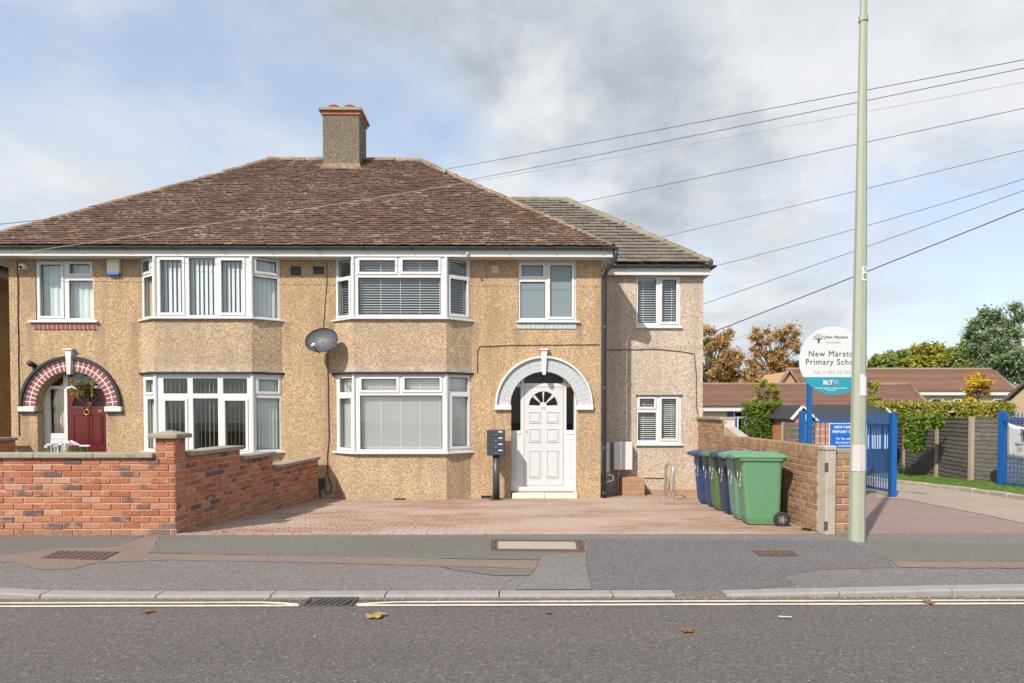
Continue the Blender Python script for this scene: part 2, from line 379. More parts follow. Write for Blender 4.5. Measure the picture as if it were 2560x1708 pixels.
M['school_tile'] = rtile('school_roof_tile', [(0, (.21, .115, .085)), (.5, (.235, .13, .096)), (1, (.26, .145, .108))], (.12, .075, .06), 6, (.23, .15, .12))

def brick(name, ramp, smear, speck, bump=.6, dark=False):
    m, n, b = newmat(name); p = n.pos(); r = rnd_node(n)
    col = n.ramp(r, ramp, 'CONSTANT')
    r2 = n.math('FRACT', n.math('MULTIPLY', r, 37.7))
    col = n.mix(n.mr(r2, 0, 1, 0, .35), col, n.mix(1.0, col, (.72, .68, .66), 'MULTIPLY'))
    f = n.noise(p, 30, 6, .7)
    col = n.mix(n.mr(f, .35, .7, 0, .45), col, n.mix(.6, col, speck))
    s = n.math('MULTIPLY', n.mr(n.noise(n.pos((1, 1, 2)), 9, 5, .7, .5), .50, .66), n.mr(r2, .45, .9))
    col = n.mix(n.math('MULTIPLY', s, .6), col, smear)
    if dark:
        dk = n.math('MULTIPLY', n.math('MULTIPLY', n.math('GREATER_THAN', r, .80), n.math('LESS_THAN', r, .93)), n.mr(n.noise(n.pos((.8, .8, 1.3), (3, 1, 2)), 7.5, 3, .5), .40, .52))
        col = n.mix(n.math('MULTIPLY', dk, .88), col, (.105, .085, .095))
    # dust and moss along the foot of the wall
    foot = n.math('MULTIPLY', n.mr(n.sep(p)[2], .16, .0, 0, 1), n.mr(n.noise(p, 8, 4), .3, .65))
    col = n.mix(n.math('MULTIPLY', foot, .6), col, (.25, .21, .155))
    fin(n, b, col, .9, f, bump, .012, spec=.25); return m
M['brick_red'] = brick('red_brick', [(0, (.44, .16, .095)), (.12, (.40, .135, .08)), (.26, (.47, .19, .12)), (.40, (.36, .12, .073)), (.52, (.46, .225, .15)), (.62, (.45, .17, .10)), (.72, (.43, .15, .09)), (.88, (.47, .20, .125)), (.95, (.48, .27, .20))], (.58, .38, .29), (.26, .12, .085), .9, True)
M['brick_buff'] = brick('buff_brick', [(0, (.33, .20, .115)), (.2, (.38, .235, .135)), (.4, (.29, .17, .10)), (.6, (.40, .25, .15)), (.8, (.33, .18, .11))], (.45, .34, .24), (.22, .15, .09))
M['brick_orange'] = brick('orange_brick', [(0, (.48, .26, .15)), (.5, (.52, .30, .18)), (.8, (.45, .24, .13))], (.55, .4, .28), (.35, .2, .12), .3)
M['brick_chim'] = brick('chimney_brick', [(0, (.42, .13, .08)), (.5, (.48, .17, .11)), (.8, (.36, .11, .07))], (.5, .3, .22), (.25, .12, .09), .3)
M['mortar'] = plain('yellow_mortar', (.50, .36, .20), .95, .15, 30, .4, 90)
M['mortar_pale'] = plain('pale_mortar', (.58, .47, .36), .95, .12, 30, .4, 90)

def tarmac(name, c, sc=75, spread=.45, patch=.25, light=(.33, .31, .30), crack=False, warm=None, wear=False):
    m, n, b = newmat(name); p = n.pos()
    r = n.sep(n.voro(p, sc))[0]; r2 = n.sep(n.voro(p, sc * 2.6))[1]
    k = n.math('ADD', n.math('MULTIPLY', r, .55), n.math('MULTIPLY', r2, .45))
    col = n.ramp(k, [(0, tuple(x * (1 - spread) for x in c)), (.5, c), (.85, tuple(x * (1 + spread * .8) for x in c)), (1, light)])
    big = n.noise(n.pos((.5, 1.2, 1)), .9, 6, .6, .4)
    col = n.mix(n.mr(big, .35, .7, 0, patch), col, n.mix(1.0, col, (.62, .61, .60), 'MULTIPLY'))
    if wear:
        tr = n.noise(n.pos((.12, 1.6, 1)), 1.0, 4, .6)
        col = n.mix(n.mr(tr, .40, .68, 0, .32, True), col, n.mix(1.0, col, (1.28, 1.27, 1.25), 'MULTIPLY'))
        st_ = n.noise(n.pos((1, 1.4, 1), (5, 2, 0)), 1.3, 6, .7, .8)
        col = n.mix(n.mr(st_, .60, .72, 0, .40, True), col, n.mix(1.0, col, (.66, .65, .65), 'MULTIPLY'))
    if warm: col = n.mix(n.mr(n.noise(p, 1.7, 6, .65), .48, .75, 0, .6), col, n.mix(.6, col, warm))
    bits = n.mr(n.noise(p, 55, 1), .765, .79)
    col = n.mix(bits, col, (.50, .47, .43))
    if crack:
        e = n.voro(n.n('ShaderNodeMapping', None, Vector=p, Scale=(.45, .7, 1)).outputs[0], 1.0, 'Distance', 'DISTANCE_TO_EDGE')
        wob = n.noise(p, 9, 5)
        ck = n.mr(n.math('ADD', e, n.math('MULTIPLY', n.math('SUBTRACT', wob, .5), .05)), .0, .006, .45, 0)
        col = n.mix(ck, col, (.025, .024, .023))
    h = n.math('ADD', n.voro(p, sc, 'Distance'), n.math('MULTIPLY', n.noise(p, 5, 3), .3))
    fin(n, b, col, .88, h, .5, .008, spec=.3); return m
M['road'] = tarmac('road_tarmac', (0.115, 0.101, 0.098), 80, .42, .22, wear=True)
M['gutter_tarmac'] = tarmac('gutter_tarmac', (0.155, 0.135, 0.125), 70, .4, .4, warm=(.12, .09, .06))
M['pave_a'] = tarmac('pavement_tarmac', (0.175, 0.158, 0.153), 70, .4, .35, warm=(.15, .13, .11))
M['pave_green'] = tarmac('old_green_grey_tarmac', (0.150, 0.143, 0.126), 95, .3, .35)
M['pave_red'] = tarmac('worn_red_tarmac', (0.215, 0.160, 0.132), 90, .3, .3)
M['pave_light'] = tarmac('light_tarmac_patch', (0.182, 0.167, 0.162), 80, .35, .25)
M['pave_dark'] = tarmac('dark_tarmac', (0.137, 0.129, 0.129), 70, .42, .35)
M['entry_red'] = tarmac('red_entrance_tarmac', (0.270, 0.195, 0.172), 80, .35, .35)
M['entry_pale'] = tarmac('pale_entrance_tarmac', (0.342, 0.284, 0.222), 85, .3, .3)
# block paving
m, n, b = newmat('paving_block'); p = n.pos(); r = rnd_node(n)
col = n.ramp(r, [(0, (.30, .19, .135)), (.4, (.335, .215, .155)), (.75, (.36, .24, .175)), (1, (.39, .275, .21))])
col = n.mix(n.mr(n.noise(p, 40, 4, .7), .35, .7, 0, .4), col, n.mix(1, col, (.6, .58, .56), 'MULTIPLY'))
w = n.mr(n.noise(n.pos((.55, 1.1, 1)), .9, 6, .62, .3), .38, .62, 0, .85, True)
col = n.mix(w, col, (.41, .325, .27))
col = n.mix(n.mr(n.noise(n.pos((.7, 3, 1)), 2.0, 6, .75, .5), .62, .74, 0, .55), col, (.50, .44, .40))
fin(n, b, col, .9, n.noise(p, 80, 3), .4, .006, spec=.25); M['block'] = m
M['sand'] = plain('jointing_sand', (.29, .215, .15), .95, .2, 20, .3)
# wood fence boards
m, n, b = newmat('grey_fence_board'); r = rnd_node(n)
g1 = n.noise(n.pos((3, 3, 40)), 2.2, 6, .7, .3)
col = n.ramp(g1, [(.25, (.05, .045, .041)), (.5, (.14, .128, .115)), (.75, (.33, .305, .275))])
col = n.mix(n.mr(r, 0, 1, 0, .5), col, n.mix(1, col, (.55, .52, .5), 'MULTIPLY'))
fin(n, b, col, .92, g1, .6, .01, spec=.2); M['fence'] = m
# leaves, grass
def leafm(name, ramp, trans=.25):
    m, n, b = newmat(name); r = n.n('ShaderNodeNewGeometry').outputs['Random Per Island']; p = n.pos()
    k = n.math('ADD', n.math('MULTIPLY', r, .6), n.math('MULTIPLY', n.noise(p, 1.1, 3), .55), True)
    col = n.ramp(k, ramp); fin(n, b, col, .6, spec=.3)
    t = m.node_tree; tl = n.n('ShaderNodeBsdfTranslucent', None, Color=col); mx = n.n('ShaderNodeMixShader', None, Fac=trans)
    out = t.nodes['Material Output']; t.links.new(b.outputs[0], mx.inputs[1]); t.links.new(tl.outputs[0], mx.inputs[2]); t.links.new(mx.outputs[0], out.inputs[0])
    return m
M['lf_autumn'] = leafm('autumn_leaves', [(.1, (.20, .13, .05)), (.4, (.34, .21, .075)), (.65, (.45, .26, .095)), (.9, (.55, .38, .15))])
M['lf_hedge'] = leafm('hedge_leaves', [(0.1, (0.04, 0.081, 0.014)), (0.45, (0.092, 0.167, 0.021)), (0.75, (0.149, 0.23, 0.029)), (1, (0.241, 0.287, 0.046))])
M['lf_yellowgreen'] = leafm('yellow_green_leaves', [(0.1, (0.121, 0.162, 0.027)), (0.5, (0.257, 0.284, 0.041)), (0.9, (0.486, 0.405, 0.054))])
M['lf_gold'] = leafm('golden_leaves', [(0.1, (0.24, 0.192, 0.024)), (0.5, (0.552, 0.36, 0.03)), (0.9, (0.72, 0.48, 0.048))])
M['lf_green'] = leafm('green_leaves', [(0.1, (0.068, 0.112, 0.027)), (0.5, (0.165, 0.225, 0.045)), (0.9, (0.315, 0.345, 0.075))])
M['lf_euca'] = leafm('grey_green_leaves', [(0.1, (0.073, 0.125, 0.058)), (0.5, (0.156, 0.239, 0.104)), (0.9, (0.27, 0.354, 0.177))])
M['lf_ivy'] = leafm('creeper_leaves', [(.1, (.05, .10, .012)), (.5, (.12, .21, .025)), (.85, (.20, .28, .035)), (1, (.36, .33, .05))])
M['bark'] = plain('bark', (.14, .11, .085), .9, .3, 8, .5, 20)
M['bark_pale'] = plain('pale_bark', (.34, .29, .24), .9, .3, 8, .4, 20)
M['grass'] = leafm('grass_blades', [(.1, (.05, .11, .015)), (.5, (.10, .19, .025)), (.9, (.17, .26, .05))], .15)
M['soil'] = plain('turf_soil', (.075, .10, .03), .95, .3, 12, .4)
M['flower'] = plain('lilac_petals', (.62, .55, .66), .6, .15, 30, .0)
M['ground'] = plain('rough_ground', (.12, .13, .06), .95, .3, 2, .3)
def plastic(name, c, fade=(.5, .55, .5)):
    return plain(name, c, .42, .07, 5, .05, 120, dirt=tuple(x * .5 + y * .18 for x, y in zip(c, fade)), dscale=5, damt=.45)
M['bin_green'] = plastic('green_bin_plastic', (.105, .245, .13)); M['bin_teal'] = plastic('teal_bin_plastic', (.115, .245, .195))
M['bin_navy'] = plastic('navy_bin_plastic', (.012, .026, .085)); M['bin_blue'] = plastic('blue_bin_plastic', (.014, .045, .145)); M['bin_leaf'] = plastic('leaf_green_bin_plastic', (.075, .15, .055))
M['mark'] = plain('white_stamp', (.55, .57, .57), .6, .1, 20, 0)
# ------------------------------------------------------------------ ground, road, pavement
def sheet(name, mat, xs, ys, zf, parent=None, dz=0.0):
    mb = MB(); nx = len(xs)
    mb.v = [(x, y, zf(x, y) + dz) for y in ys for x in xs]
    mb.f = [(j * nx + i, j * nx + i + 1, (j + 1) * nx + i + 1, (j + 1) * nx + i) for j in range(len(ys) - 1) for i in range(nx - 1)]
    return mb.build(name, mat, parent)
YK0, YK1 = 4.73, 4.855                               # kerb front and back
def road_z(x, y):
    return -0.052 + 0.05 * min(1, max(0, (YK0 - y)) / 3.2) - 0.02 * max(0, (-y) / 8)
gys = [-80, -6, 4.7, 4.9, 7] + [7.5 + i for i in range(23)] + [31, 60, 150, 700]
struct(sheet('ground', M['ground'], [-700, -60, -20, 0, 20, 60, 700], gys, lambda x, y: (gd(y) if y > 4.8 else -.1), dz=-.09))
struct(sheet('road', M['road'], [-60, -20, -8, 0, 8, 20, 60], [-5, -2, 0, 1.5, 2.5, 3.3, 4.0, 4.4, YK0 + .01], road_z))
struct(sheet('gutter_strip', M['gutter_tarmac'], [-60 + 2 * i for i in range(61)], [4.665, 4.70, YK0 + .012], road_z, dz=.004))
pavement = struct(sheet('pavement', M['pave_a'], [-60, -20, -8, -4, 0, 4, 8, 20, 60], [YK1 - .01, 5.5, 6.2, 7.02], lambda x, y: gd(y)))
def patch(name, mat, pts, dz, jit=.011):
    """tarmac patch laid on the pavement: outline given as picture points, followed on the ground"""
    g = [G(*p) for p in pts]; out = []
    for a, b in zip(g, g[1:] + g[:1]):
        k = max(1, int((b - a).length / .12))
        for i in range(k):
            q = a.lerp(b, i / k); out.append((q.x + random.uniform(-jit, jit), min(max(q.y + random.uniform(-jit, jit), YK1 + .01), 7.0)))
    tr = tessellate_polygon([[Vector((x, y, 0)) for x, y in out]])
    mb = MB(); mb.v = [(x, y, gd(y) + dz) for x, y in out]; mb.f = [tuple(t) for t in tr]
    for i, t in enumerate(mb.f):
        a, b, c = [Vector(mb.v[k]) for k in t]
        if (b - a).cross(c - a).z < 0: mb.f[i] = (t[0], t[2], t[1])
    return mb.build(name, mat, pavement)
patch('tarmac_patch', M['pave_green'], [(-300, 1339), (360, 1339), (300, 1368), (130, 1374), (60, 1388), (-300, 1392)], .003)
patch('tarmac_patch', M['pave_red'], [(-300, 1389), (40, 1387), (130, 1373), (295, 1368), (362, 1340), (402, 1342), (372, 1384), (560, 1388), (900, 1392), (1180, 1400), (1345, 1402), (1340, 1424), (1180, 1418), (800, 1408), (420, 1401), (240, 1408), (175, 1424), (95, 1424), (40, 1406), (-300, 1402)], .004)
patch('tarmac_patch', M['pave_green'], [(404, 1342), (1220, 1343), (1470, 1347), (1445, 1388), (1345, 1401), (1180, 1399), (560, 1387), (374, 1383)], .005)
patch('tarmac_patch', M['pave_green'], [(1100, 1418), (1338, 1425), (1330, 1440), (1240, 1440), (1150, 1428)], .006)
patch('tarmac_patch', M['pave_light'], [(1360, 1388), (1462, 1384), (1478, 1476), (1290, 1478), (1330, 1440)], .007)
patch('tarmac_patch', M['pave_dark'], [(1474, 1347), (2120, 1352), (2190, 1380), (2235, 1420), (2050, 1424), (1960, 1440), (1990, 1462), (1850, 1476), (1482, 1476), (1464, 1386)], .003)
patch('tarmac_patch', M['pave_green'], [(2165, 1352), (2700, 1366), (2900, 1366), (2900, 1404), (2226, 1404), (2170, 1376)], .004)
patch('tarmac_patch', M['pave_red'], [(2228, 1405), (2900, 1405), (2900, 1424), (2245, 1420)], .006)
# kerb stones: dropped across the two crossings, higher towards the ends
kerb = struct(sheet('kerb_bed', M['gutter_tarmac'], [-60, 60], [YK0 + .004, YK1], lambda x, y: -.052))
def ktop(x):
    z = -.026
    if x < -3.5: z += .055 * min(1, (-3.5 - x) / .9)
    if x > 1.9: z += .045 * min(1, (x - 1.9) / 2.2)
    return z
x = -7.30
while x < 9:
    L = .905; a, b = x + .004, x + L - .004
    if True:
        if 0.7 < a < 1.6: b = min(b, 1.34)
        mb = MB(); prof = [(YK0, -.15), (YK0, -.012), (YK0 + .012, 0), (YK1, .0), (YK1, -.15)]
        for q in (a, b):
            mb.v += [(q, y, (ktop(q) + d) if d > -.1 else -.15) for y, d in prof]
        mb.f = [tuple(range(5))[::-1], tuple(range(5, 10))] + [(i, (i + 1) % 5, 5 + (i + 1) % 5, 5 + i) for i in range(5)]
        mb.f = [f[::-1] for f in mb.f]
        o = mb.build('kerb_stone', M['kerb'], kerb, bevel=.006)
    x += L
sheet('tarmac_fill', M['gutter_tarmac'], [1.335 + .03 * i for i in range(15)], [YK0 - .01, YK0 + .05, YK1 + .02], lambda x, y: -.05 if y < YK0 else (-.041 if y < YK1 - .02 else gd(y) + .002) + random.uniform(0, .003), kerb)
# double lines, stopping round the gully
def line_strip(name, y0, y1, x0, x1, bend=None):
    mb = MB(); n = int((x1 - x0) / .15); mb.v = []
    for i in range(n + 1):
        x = x0 + (x1 - x0) * i / n; e = 0
        if bend and abs(x - bend[0]) < .35: e = bend[1] * max(0, 1 - abs(x - bend[0]) / .35) ** 1.5
        j = .003
        mb.v += [(x, y0 + e + random.uniform(-j, j), road_z(x, y0) + .006), (x, y1 + e + random.uniform(-j, j), road_z(x, y1) + .006)]
    mb.f = [(2 * i, 2 * i + 2, 2 * i + 3, 2 * i + 1) for i in range(n)]
    o = mb.build(name, M['line'], None); return struct(o)
ga, gb = P(755, 1505, 4.6).x, P(893, 1505, 4.6).x
for y0, y1 in ((4.598, 4.640), (4.512, 4.556)):
    near = y0 < 4.55
    line_strip('double_line', y0, y1, -40, ga - (.0 if near else .02), (ga, -.06) if not near else None)
    line_strip('double_line', y0, y1, gb + (.02 if near else .0), 40, (gb, -.06) if not near else None)
# gully grate
t = empty('gully_grate', (ga, 4.6, road_z(0, 4.6)), 'dark iron gully grate with slanted slots in the double lines', 'drain cover')
g0, g1, h0, h1 = ga + .02, gb - .02, 4.525, 4.725; zz = road_z(0, 4.6)
bx('pit', M['rubber'], t, g0 + .02, g1 - .02, h0 + .01, h1 - .01, zz - .05, zz + .0022)
mb = MB(); mb.box(g0, g1, h1 - .03, h1, zz - .02, zz + .012).box(g0, g1, h0, h0 + .012, zz - .02, zz + .010).box(g0, g0 + .02, h0 + .012, h1 - .03, zz - .02, zz + .011).box(g1 - .02, g1, h0 + .012, h1 - .03, zz - .02, zz + .011)
mb.build('frame', M['grate'], t)
for i in range(6):
    xx = g0 + .06 + i * (g1 - g0 - .1) / 5.8
    MB().bar((xx - .02, h0 + .012, zz + .003), (xx + .04, h1 - .03, zz + .003), .028, .012).build('bar', M['grate'], t)
# covers in the pavement
def cover(name, label, pts, rows, cols, mat, infill=None):
    g = [G(*p) for p in pts]                    # near-left, far-left, far-right, near-right
    c = sum(g, Vector()) / 4; t = empty(name, c, label, 'manhole cover')
    q = lambda u, v, h: (g[0].lerp(g[3], u)).lerp(g[1].lerp(g[2], u), v) + Vector((0, 0, h))
    slab = lambda u0, u1, v0, v1, h0, h1: MB().add([q(u, v, h) for h in (h0, h1) for u, v in ((u0, v0), (u1, v0), (u1, v1), (u0, v1))], [(3, 2, 1, 0), (4, 5, 6, 7), (0, 1, 5, 4), (1, 2, 6, 5), (2, 3, 7, 6), (3, 0, 4, 7)])
    slab(0, 1, 0, 1, -.02, .009).build('plate', M['grate'] if infill is None else mat, t)
    if infill is None:
        for i in range(cols):
            for j in range(rows):
                slab((i + .14) / cols, (i + .86) / cols, (j + .16) / rows, (j + .84) / rows, .009, .014).build('raised_stud', mat, t)
    else:
        slab(.075, .925, .13, .87, .009, .012).build('infill_panel', M['infill'], t)
        for u0, u1, v0, v1 in ((.0, 1, 0, .05), (0, 1, .95, 1), (0, .014, .05, .95), (.986, 1, .05, .95), (.03, .97, .075, .11), (.03, .97, .89, .925), (.03, .045, .11, .89), (.955, .97, .11, .89)):
            slab(u0, u1, v0, v1, .0092, .019).build('rim', mat, t)
cover('manhole_cover', 'large rusty manhole cover with studded pattern before the red brick wall', [(102, 1397), (145, 1379), (298, 1382), (257, 1402)], 4, 9, M['iron'])
cover('inspection_cover', 'long concrete-filled inspection cover with iron rim in front of the driveway', [(1228, 1379), (1228, 1353), (1454, 1354), (1460, 1381)], 1, 1, M['iron'], True)
cover('manhole_cover', 'small rusty manhole cover in dark tarmac near the lamp post', [(1898, 1392), (1882, 1379), (1984, 1379), (1996, 1392)], 3, 6, M['iron'])
# plots behind the pavement
XWL, XWR = -3.86, 3.60
def dz_(x, y): return gd(y, True)
ysd = [7.02 + i * .3 for i in range(25)]
drive = struct(sheet('driveway', M['sand'], [XWL - .3, 0, 4.9], ysd, lambda x, y: gd(y, True) - .012))
bw, bl, gap = .1, .2, .006                                   # herringbone blocks, 45 degrees to the street
V = []
ca, sa = math.cos(R(45)), math.sin(R(45))
def blk(cx, cy, w, l):
    h = random.uniform(-.002, .002); tl = random.uniform(-.004, .004)
    t = [(-w / 2, -l / 2), (w / 2, -l / 2), (w / 2, l / 2), (-w / 2, l / 2)]; ch = .005
    top = [(px - math.copysign(ch, px), py - math.copysign(ch, py)) for px, py in t]
    W2 = lambda a, b, d: (cx + a, cy + b, gd(cy + b, True) + d + h + tl * a)
    b0 = [W2(a, b, -.012) for a, b in t]; b1 = [W2(a, b, .002) for a, b in top]
    V.append(b1)
    for i in range(4): V.append([b0[i], b0[(i + 1) % 4], b1[(i + 1) % 4], b1[i]])
y = 7.08; row = 0
while y < 12.9:
    x = XWL - .2 + (row % 2) * .1
    while x < 4.0:
        blk(x + .1, y + .05, bl - gap, bw - gap); x += bl
    y += bw; row += 1
V = np.array(V)
# weld each block into an island so that it takes one tint
me = bpy.data.meshes.new('paving_blocks'); k = V.shape[0] // 5
vv = V.reshape(k, 5, 4, 3); base = vv[:, 1:, 0, :]; top = vv[:, 0]
co = np.concatenate([top, base], 1).reshape(-1, 3); fs = []
for i in range(k):
    o8 = i * 8; fs.append((o8, o8 + 1, o8 + 2, o8 + 3))
    for j in range(4): fs.append((o8 + 4 + j, o8 + 4 + (j + 1) % 4, o8 + (j + 1) % 4, o8 + j))
me.from_pydata(co.tolist(), [], fs); me.materials.append(M['block'])
tag(link(bpy.data.objects.new('paving_blocks', me), drive), kind='stuff')
# pale edging along the pavement
for i in range(33):
    xa = XWL - .0 + i * .225
    if xa < 3.4: bx('edging_block', M['block'], drive, xa + .003, xa + .222, 7.0, 7.075, -.1, .006 + random.uniform(-.002, .003), .004)
struct(sheet('garden_ground', M['ground'], [-30, -8, XWL - .1], [7.2, 9, 12, 14], lambda x, y: gd(y), dz=-.02))
# school entrance: red tarmac by the street, pale tarmac beyond
ent = struct(sheet('entrance_road', M['entry_red'], [3.7, 6, 9, 13, 20, 40], [7.0 + i for i in range(24)], lambda x, y: gd(y), dz=-.002))
pa = [G(*p) for p in ((2190, 1246), (2260, 1248), (2330, 1262), (2450, 1285), (2600, 1318), (2760, 1352))]
mb = MB()
far = [Vector((p.x * (1 + .9), p.y * 1.9, 0)) for p in pa]
for a, b in zip(pa, far):
    for i in range(9):
        q = a.lerp(b, i / 8); mb.v.append((q.x, q.y, gd(q.y) + .004))
for i in range(len(pa) - 1):
    for j in range(8): mb.f.append((i * 9 + j, (i + 1) * 9 + j, (i + 1) * 9 + j + 1, i * 9 + j + 1))
struct(mb.build('pale_tarmac', M['entry_pale']))

# ------------------------------------------------------------------ the pair of houses
Y0 = 11.9; YB = Y0 - .30
FP = Plane((0, Y0), (1, Y0))
XL = P(22, 700, Y0).x; XR = P(1502.5, 800, Y0).x
ZT = P(800, 650, Y0).z; ZB = gd(Y0) - .35
house = empty('semi_detached_house', ((XL + XR) / 2, Y0, gd(Y0)), 'pair of tan pebbledashed semi-detached houses under one hipped brown tile roof', 'house')
DY = Y0 + .20; DP = Plane((0, DY), (1, DY))
def arch_pts(x0, x1, yspring, n=24, z0=None):
    a = P(x0, yspring, Y0); b = P(x1, yspring, Y0); c = (a.x + b.x) / 2; r = (b.x - a.x) / 2
    return c, a.z, r
c99, s99, _ = arch_pts(1278, 1441, 1013); r99 = P(1444, 1013, Y0).x - c99 - .0
c97, s97, _ = arch_pts(92, 266, 1017); r97 = P(267, 1017, Y0).x - c97
def arch_hole(c, s, r, rin, zb):
    pts = [(c - r, zb), (c + r, zb), (c + r, s)]
    pts += [(c + rin * math.cos(a), s + rin * math.sin(a)) for a in [math.pi * i / 24 for i in range(0, 25)]]
    pts += [(c - r, s)]
    return pts
ri99, ro99 = .665, .925; ri97, ro97 = .70, .94
w1 = FP.rect(88.7, 234, 652, 803); w5 = FP.rect(1296, 1440, 652, 804)
B97 = [P(355, 900, Y0).x, P(388, 900, YB).x, P(630, 900, YB).x, P(704, 900, Y0).x]
B99 = [P(838.5, 900, Y0).x, P(883.5, 900, YB).x, P(1115.5, 900, YB).x, P(1177, 900, Y0).x]
holes = [rl(w1), rl(w5)] + [[(b[0] + .03, ZB + .1), (b[3] - .03, ZB + .1), (b[3] - .03, ZT - .01), (b[0] + .03, ZT - .01)] for b in (B97, B99)]
holes += [arch_hole(c99, s99, P(1441, 1100, Y0).x - c99, ri99 - .01, ZB + .15), arch_hole(c97, s97, P(266, 1070, Y0).x - c97, ri97 - .01, ZB + .15)]
MB().holes([(XL, ZB), (XR, ZB), (XR, ZT + .05), (XL, ZT + .05)], holes, -.25, 0, FP.xyz).build('front_wall', M['pebble'], house)
HD = 8.0
bx('side_wall', M['pebble'], house, XR - .25, XR, Y0 + .25, Y0 + HD, ZB, ZT + .05)
bx('side_wall', M['pebble'], house, XL, XL + .25, Y0 + .25, Y0 + HD, ZB, ZT + .05)
bx('back_wall', M['pebble'], house, XL + .25, XR - .25, Y0 + HD - .25, Y0 + HD, ZB, ZT + .05)
ZM = P(1000, 868, Y0).z                                     # between the storeys
bx('room_back_wall', M['room'], house, XL + .26, XR - .26, Y0 + 3.2, Y0 + 3.3, ZB, ZT)
bx('room_floor', M['roomdark'], house, XL + .26, XR - .26, Y0 + .26, Y0 + 3.19, ZM - .12, ZM + .12)
bx('room_floor', M['roomdark'], house, XL + .26, XR - .26, Y0 + .26, Y0 + 3.19, ZB, gd(Y0) + .12)
bx('room_ceiling', M['room'], house, XL + .26, XR - .26, Y0 + .26, Y0 + 3.19, ZT + .001, ZT + .05)
for px in (P(770, 900, Y0).x, P(1215, 900, Y0).x, P(300, 900, Y0).x):
    for za, zb in ((gd(Y0) + .121, ZM - .121), (ZM + .121, ZT)):
        bx('room_partition', M['room'], house, px - .05, px + .05, Y0 + .26, Y0 + 3.19, za, zb)
# canted bay panels
def canted(b, off, y_in=.06):
    return [(b[0] - off, Y0 + y_in), (b[0] - off, Y0 - .002) if off else (b[0], Y0), (b[1] - off * .41, YB - off), (b[2] + off * .41, YB - off), (b[3] + off, Y0 - .002) if off else (b[3], Y0), (b[3] + off, Y0 + y_in)]
def slabpoly(pts, z0, z1):
    n = len(pts); mb = MB(); mb.v = [(x, y, z0) for x, y in pts] + [(x, y, z1) for x, y in pts]
    mb.f = [tuple(range(n))[::-1], tuple(range(n, 2 * n))] + [(i, (i + 1) % n, n + (i + 1) % n, n + i) for i in range(n)]
    return mb
zs_lo = P(1000, 1133, YB).z; zh_lo = P(1000, 935, YB).z; zl_lo = P(1000, 929.5, YB).z; zs_up = P(1000, 797, YB).z
for b in (B97, B99):
    slabpoly(canted(b, .0, .24), ZB, zs_lo - .018).build('bay_panel', M['pebble_low'], house)
    slabpoly(canted(b, .012, .24), zl_lo, zs_up - .018).build('bay_panel', M['pebble_bay'], house)
    slabpoly(canted(b, .065), zh_lo, zl_lo - .001).build('drip_ledge', M['black'], house, bevel=.008)
    slabpoly(canted(b, .075), zs_lo - .017, zs_lo + .02).build('window_sill', M['upvc'], house, bevel=.008)
    slabpoly(canted(b, .075), zs_up - .017, zs_up + .016).build('window_sill', M['upvc'], house, bevel=.008)
# windows
def window(parent, pl, rect, panes, n1, glassm='glass', name='window', th=.07):
    ps = []
    for q in panes:
        r = pl.rect(*q[:4]); r = (max(r[0], rect[0] + .028), min(r[1], rect[1] - .028), max(r[2], rect[2] + .028), min(r[3], rect[3] - .028)); ps.append((r, q[4] if len(q) > 4 else ''))
    fr = MB().holes(rl(rect), [rl(r) for r, _ in ps], n1 - th, n1, pl.xyz).build(name, M['upvc'], parent, bevel=.004)
    for r, k in ps:
        MB().holes(rl(r), [], n1 - .040, n1 - .034, pl.xyz).build('pane', M[glassm], fr)
        if 'c' in k:
            o = grow(r, .048); o = (max(o[0], rect[0] + .008), min(o[1], rect[1] - .008), max(o[2], rect[2] + .008), min(o[3], rect[3] - .008))
            MB().holes(rl(o), [rl(grow(r, -.001))], n1 + .001, n1 + .016, pl.xyz).build('casement', M['upvc'], fr, bevel=.004)
        MB().holes(rl(grow(r, .0)), [rl(grow(r, -.009))], n1 - .033, n1 - .026, pl.xyz).build('gasket', M['rubber'], fr)
    return fr
WIN = {}
w = window(house, FP, w1, [(98.7, 152.5, 661, 790, 'c'), (172.5, 224, 660, 684, 'c'), (171, 231.5, 701, 795.5)], -.02)
bx('sill', M['upvc'], w, FP.rect(75, 247, 803, 808)[0], FP.rect(75, 247, 803, 808)[1], Y0 - .06, Y0 + .04, w1[2] - .035, w1[2] + .003, .006)
br = FP.rect(86, 242, 809, 823.5)
bx('sill_mortar', M['white'], house, br[0], br[1], Y0 - .010, Y0 + .03, br[2], br[3] - .004)
for i in range(14):
    a = br[0] + (br[1] - br[0]) * (i + .12) / 14; c = br[0] + (br[1] - br[0]) * (i + .85) / 14
    bx('sill_brick', M['arch_red'], house, a, c, Y0 - .022, Y0 - .009, br[2] + random.uniform(-.012, .004), br[3] - .005, .003)
w = window(house, FP, w5, [(1303.8, 1358, 663, 690.7, 'c'), (1300.7, 1363, 704, 795), (1375.3, 1429.7, 663, 792, 'c')], -.02, 'frosted')
bx('sill', M['upvc'], w, FP.rect(1291, 1449, 803, 808)[0], FP.rect(1291, 1449, 803, 808)[1], Y0 - .06, Y0 + .04, w5[2] - .03, w5[2] + .003, .006)
br = FP.rect(1292.5, 1441, 809, 822.5)
for i in range(13):
    a = br[0] + (br[1] - br[0]) * (i + .02) / 13; c = br[0] + (br[1] - br[0]) * (i + .98) / 13
    bx('sill_brick', M['grey_paint'], house, a, c, Y0 - .020 + random.uniform(-.002, .002), Y0 + .02, br[2], br[3] - .004, .004)
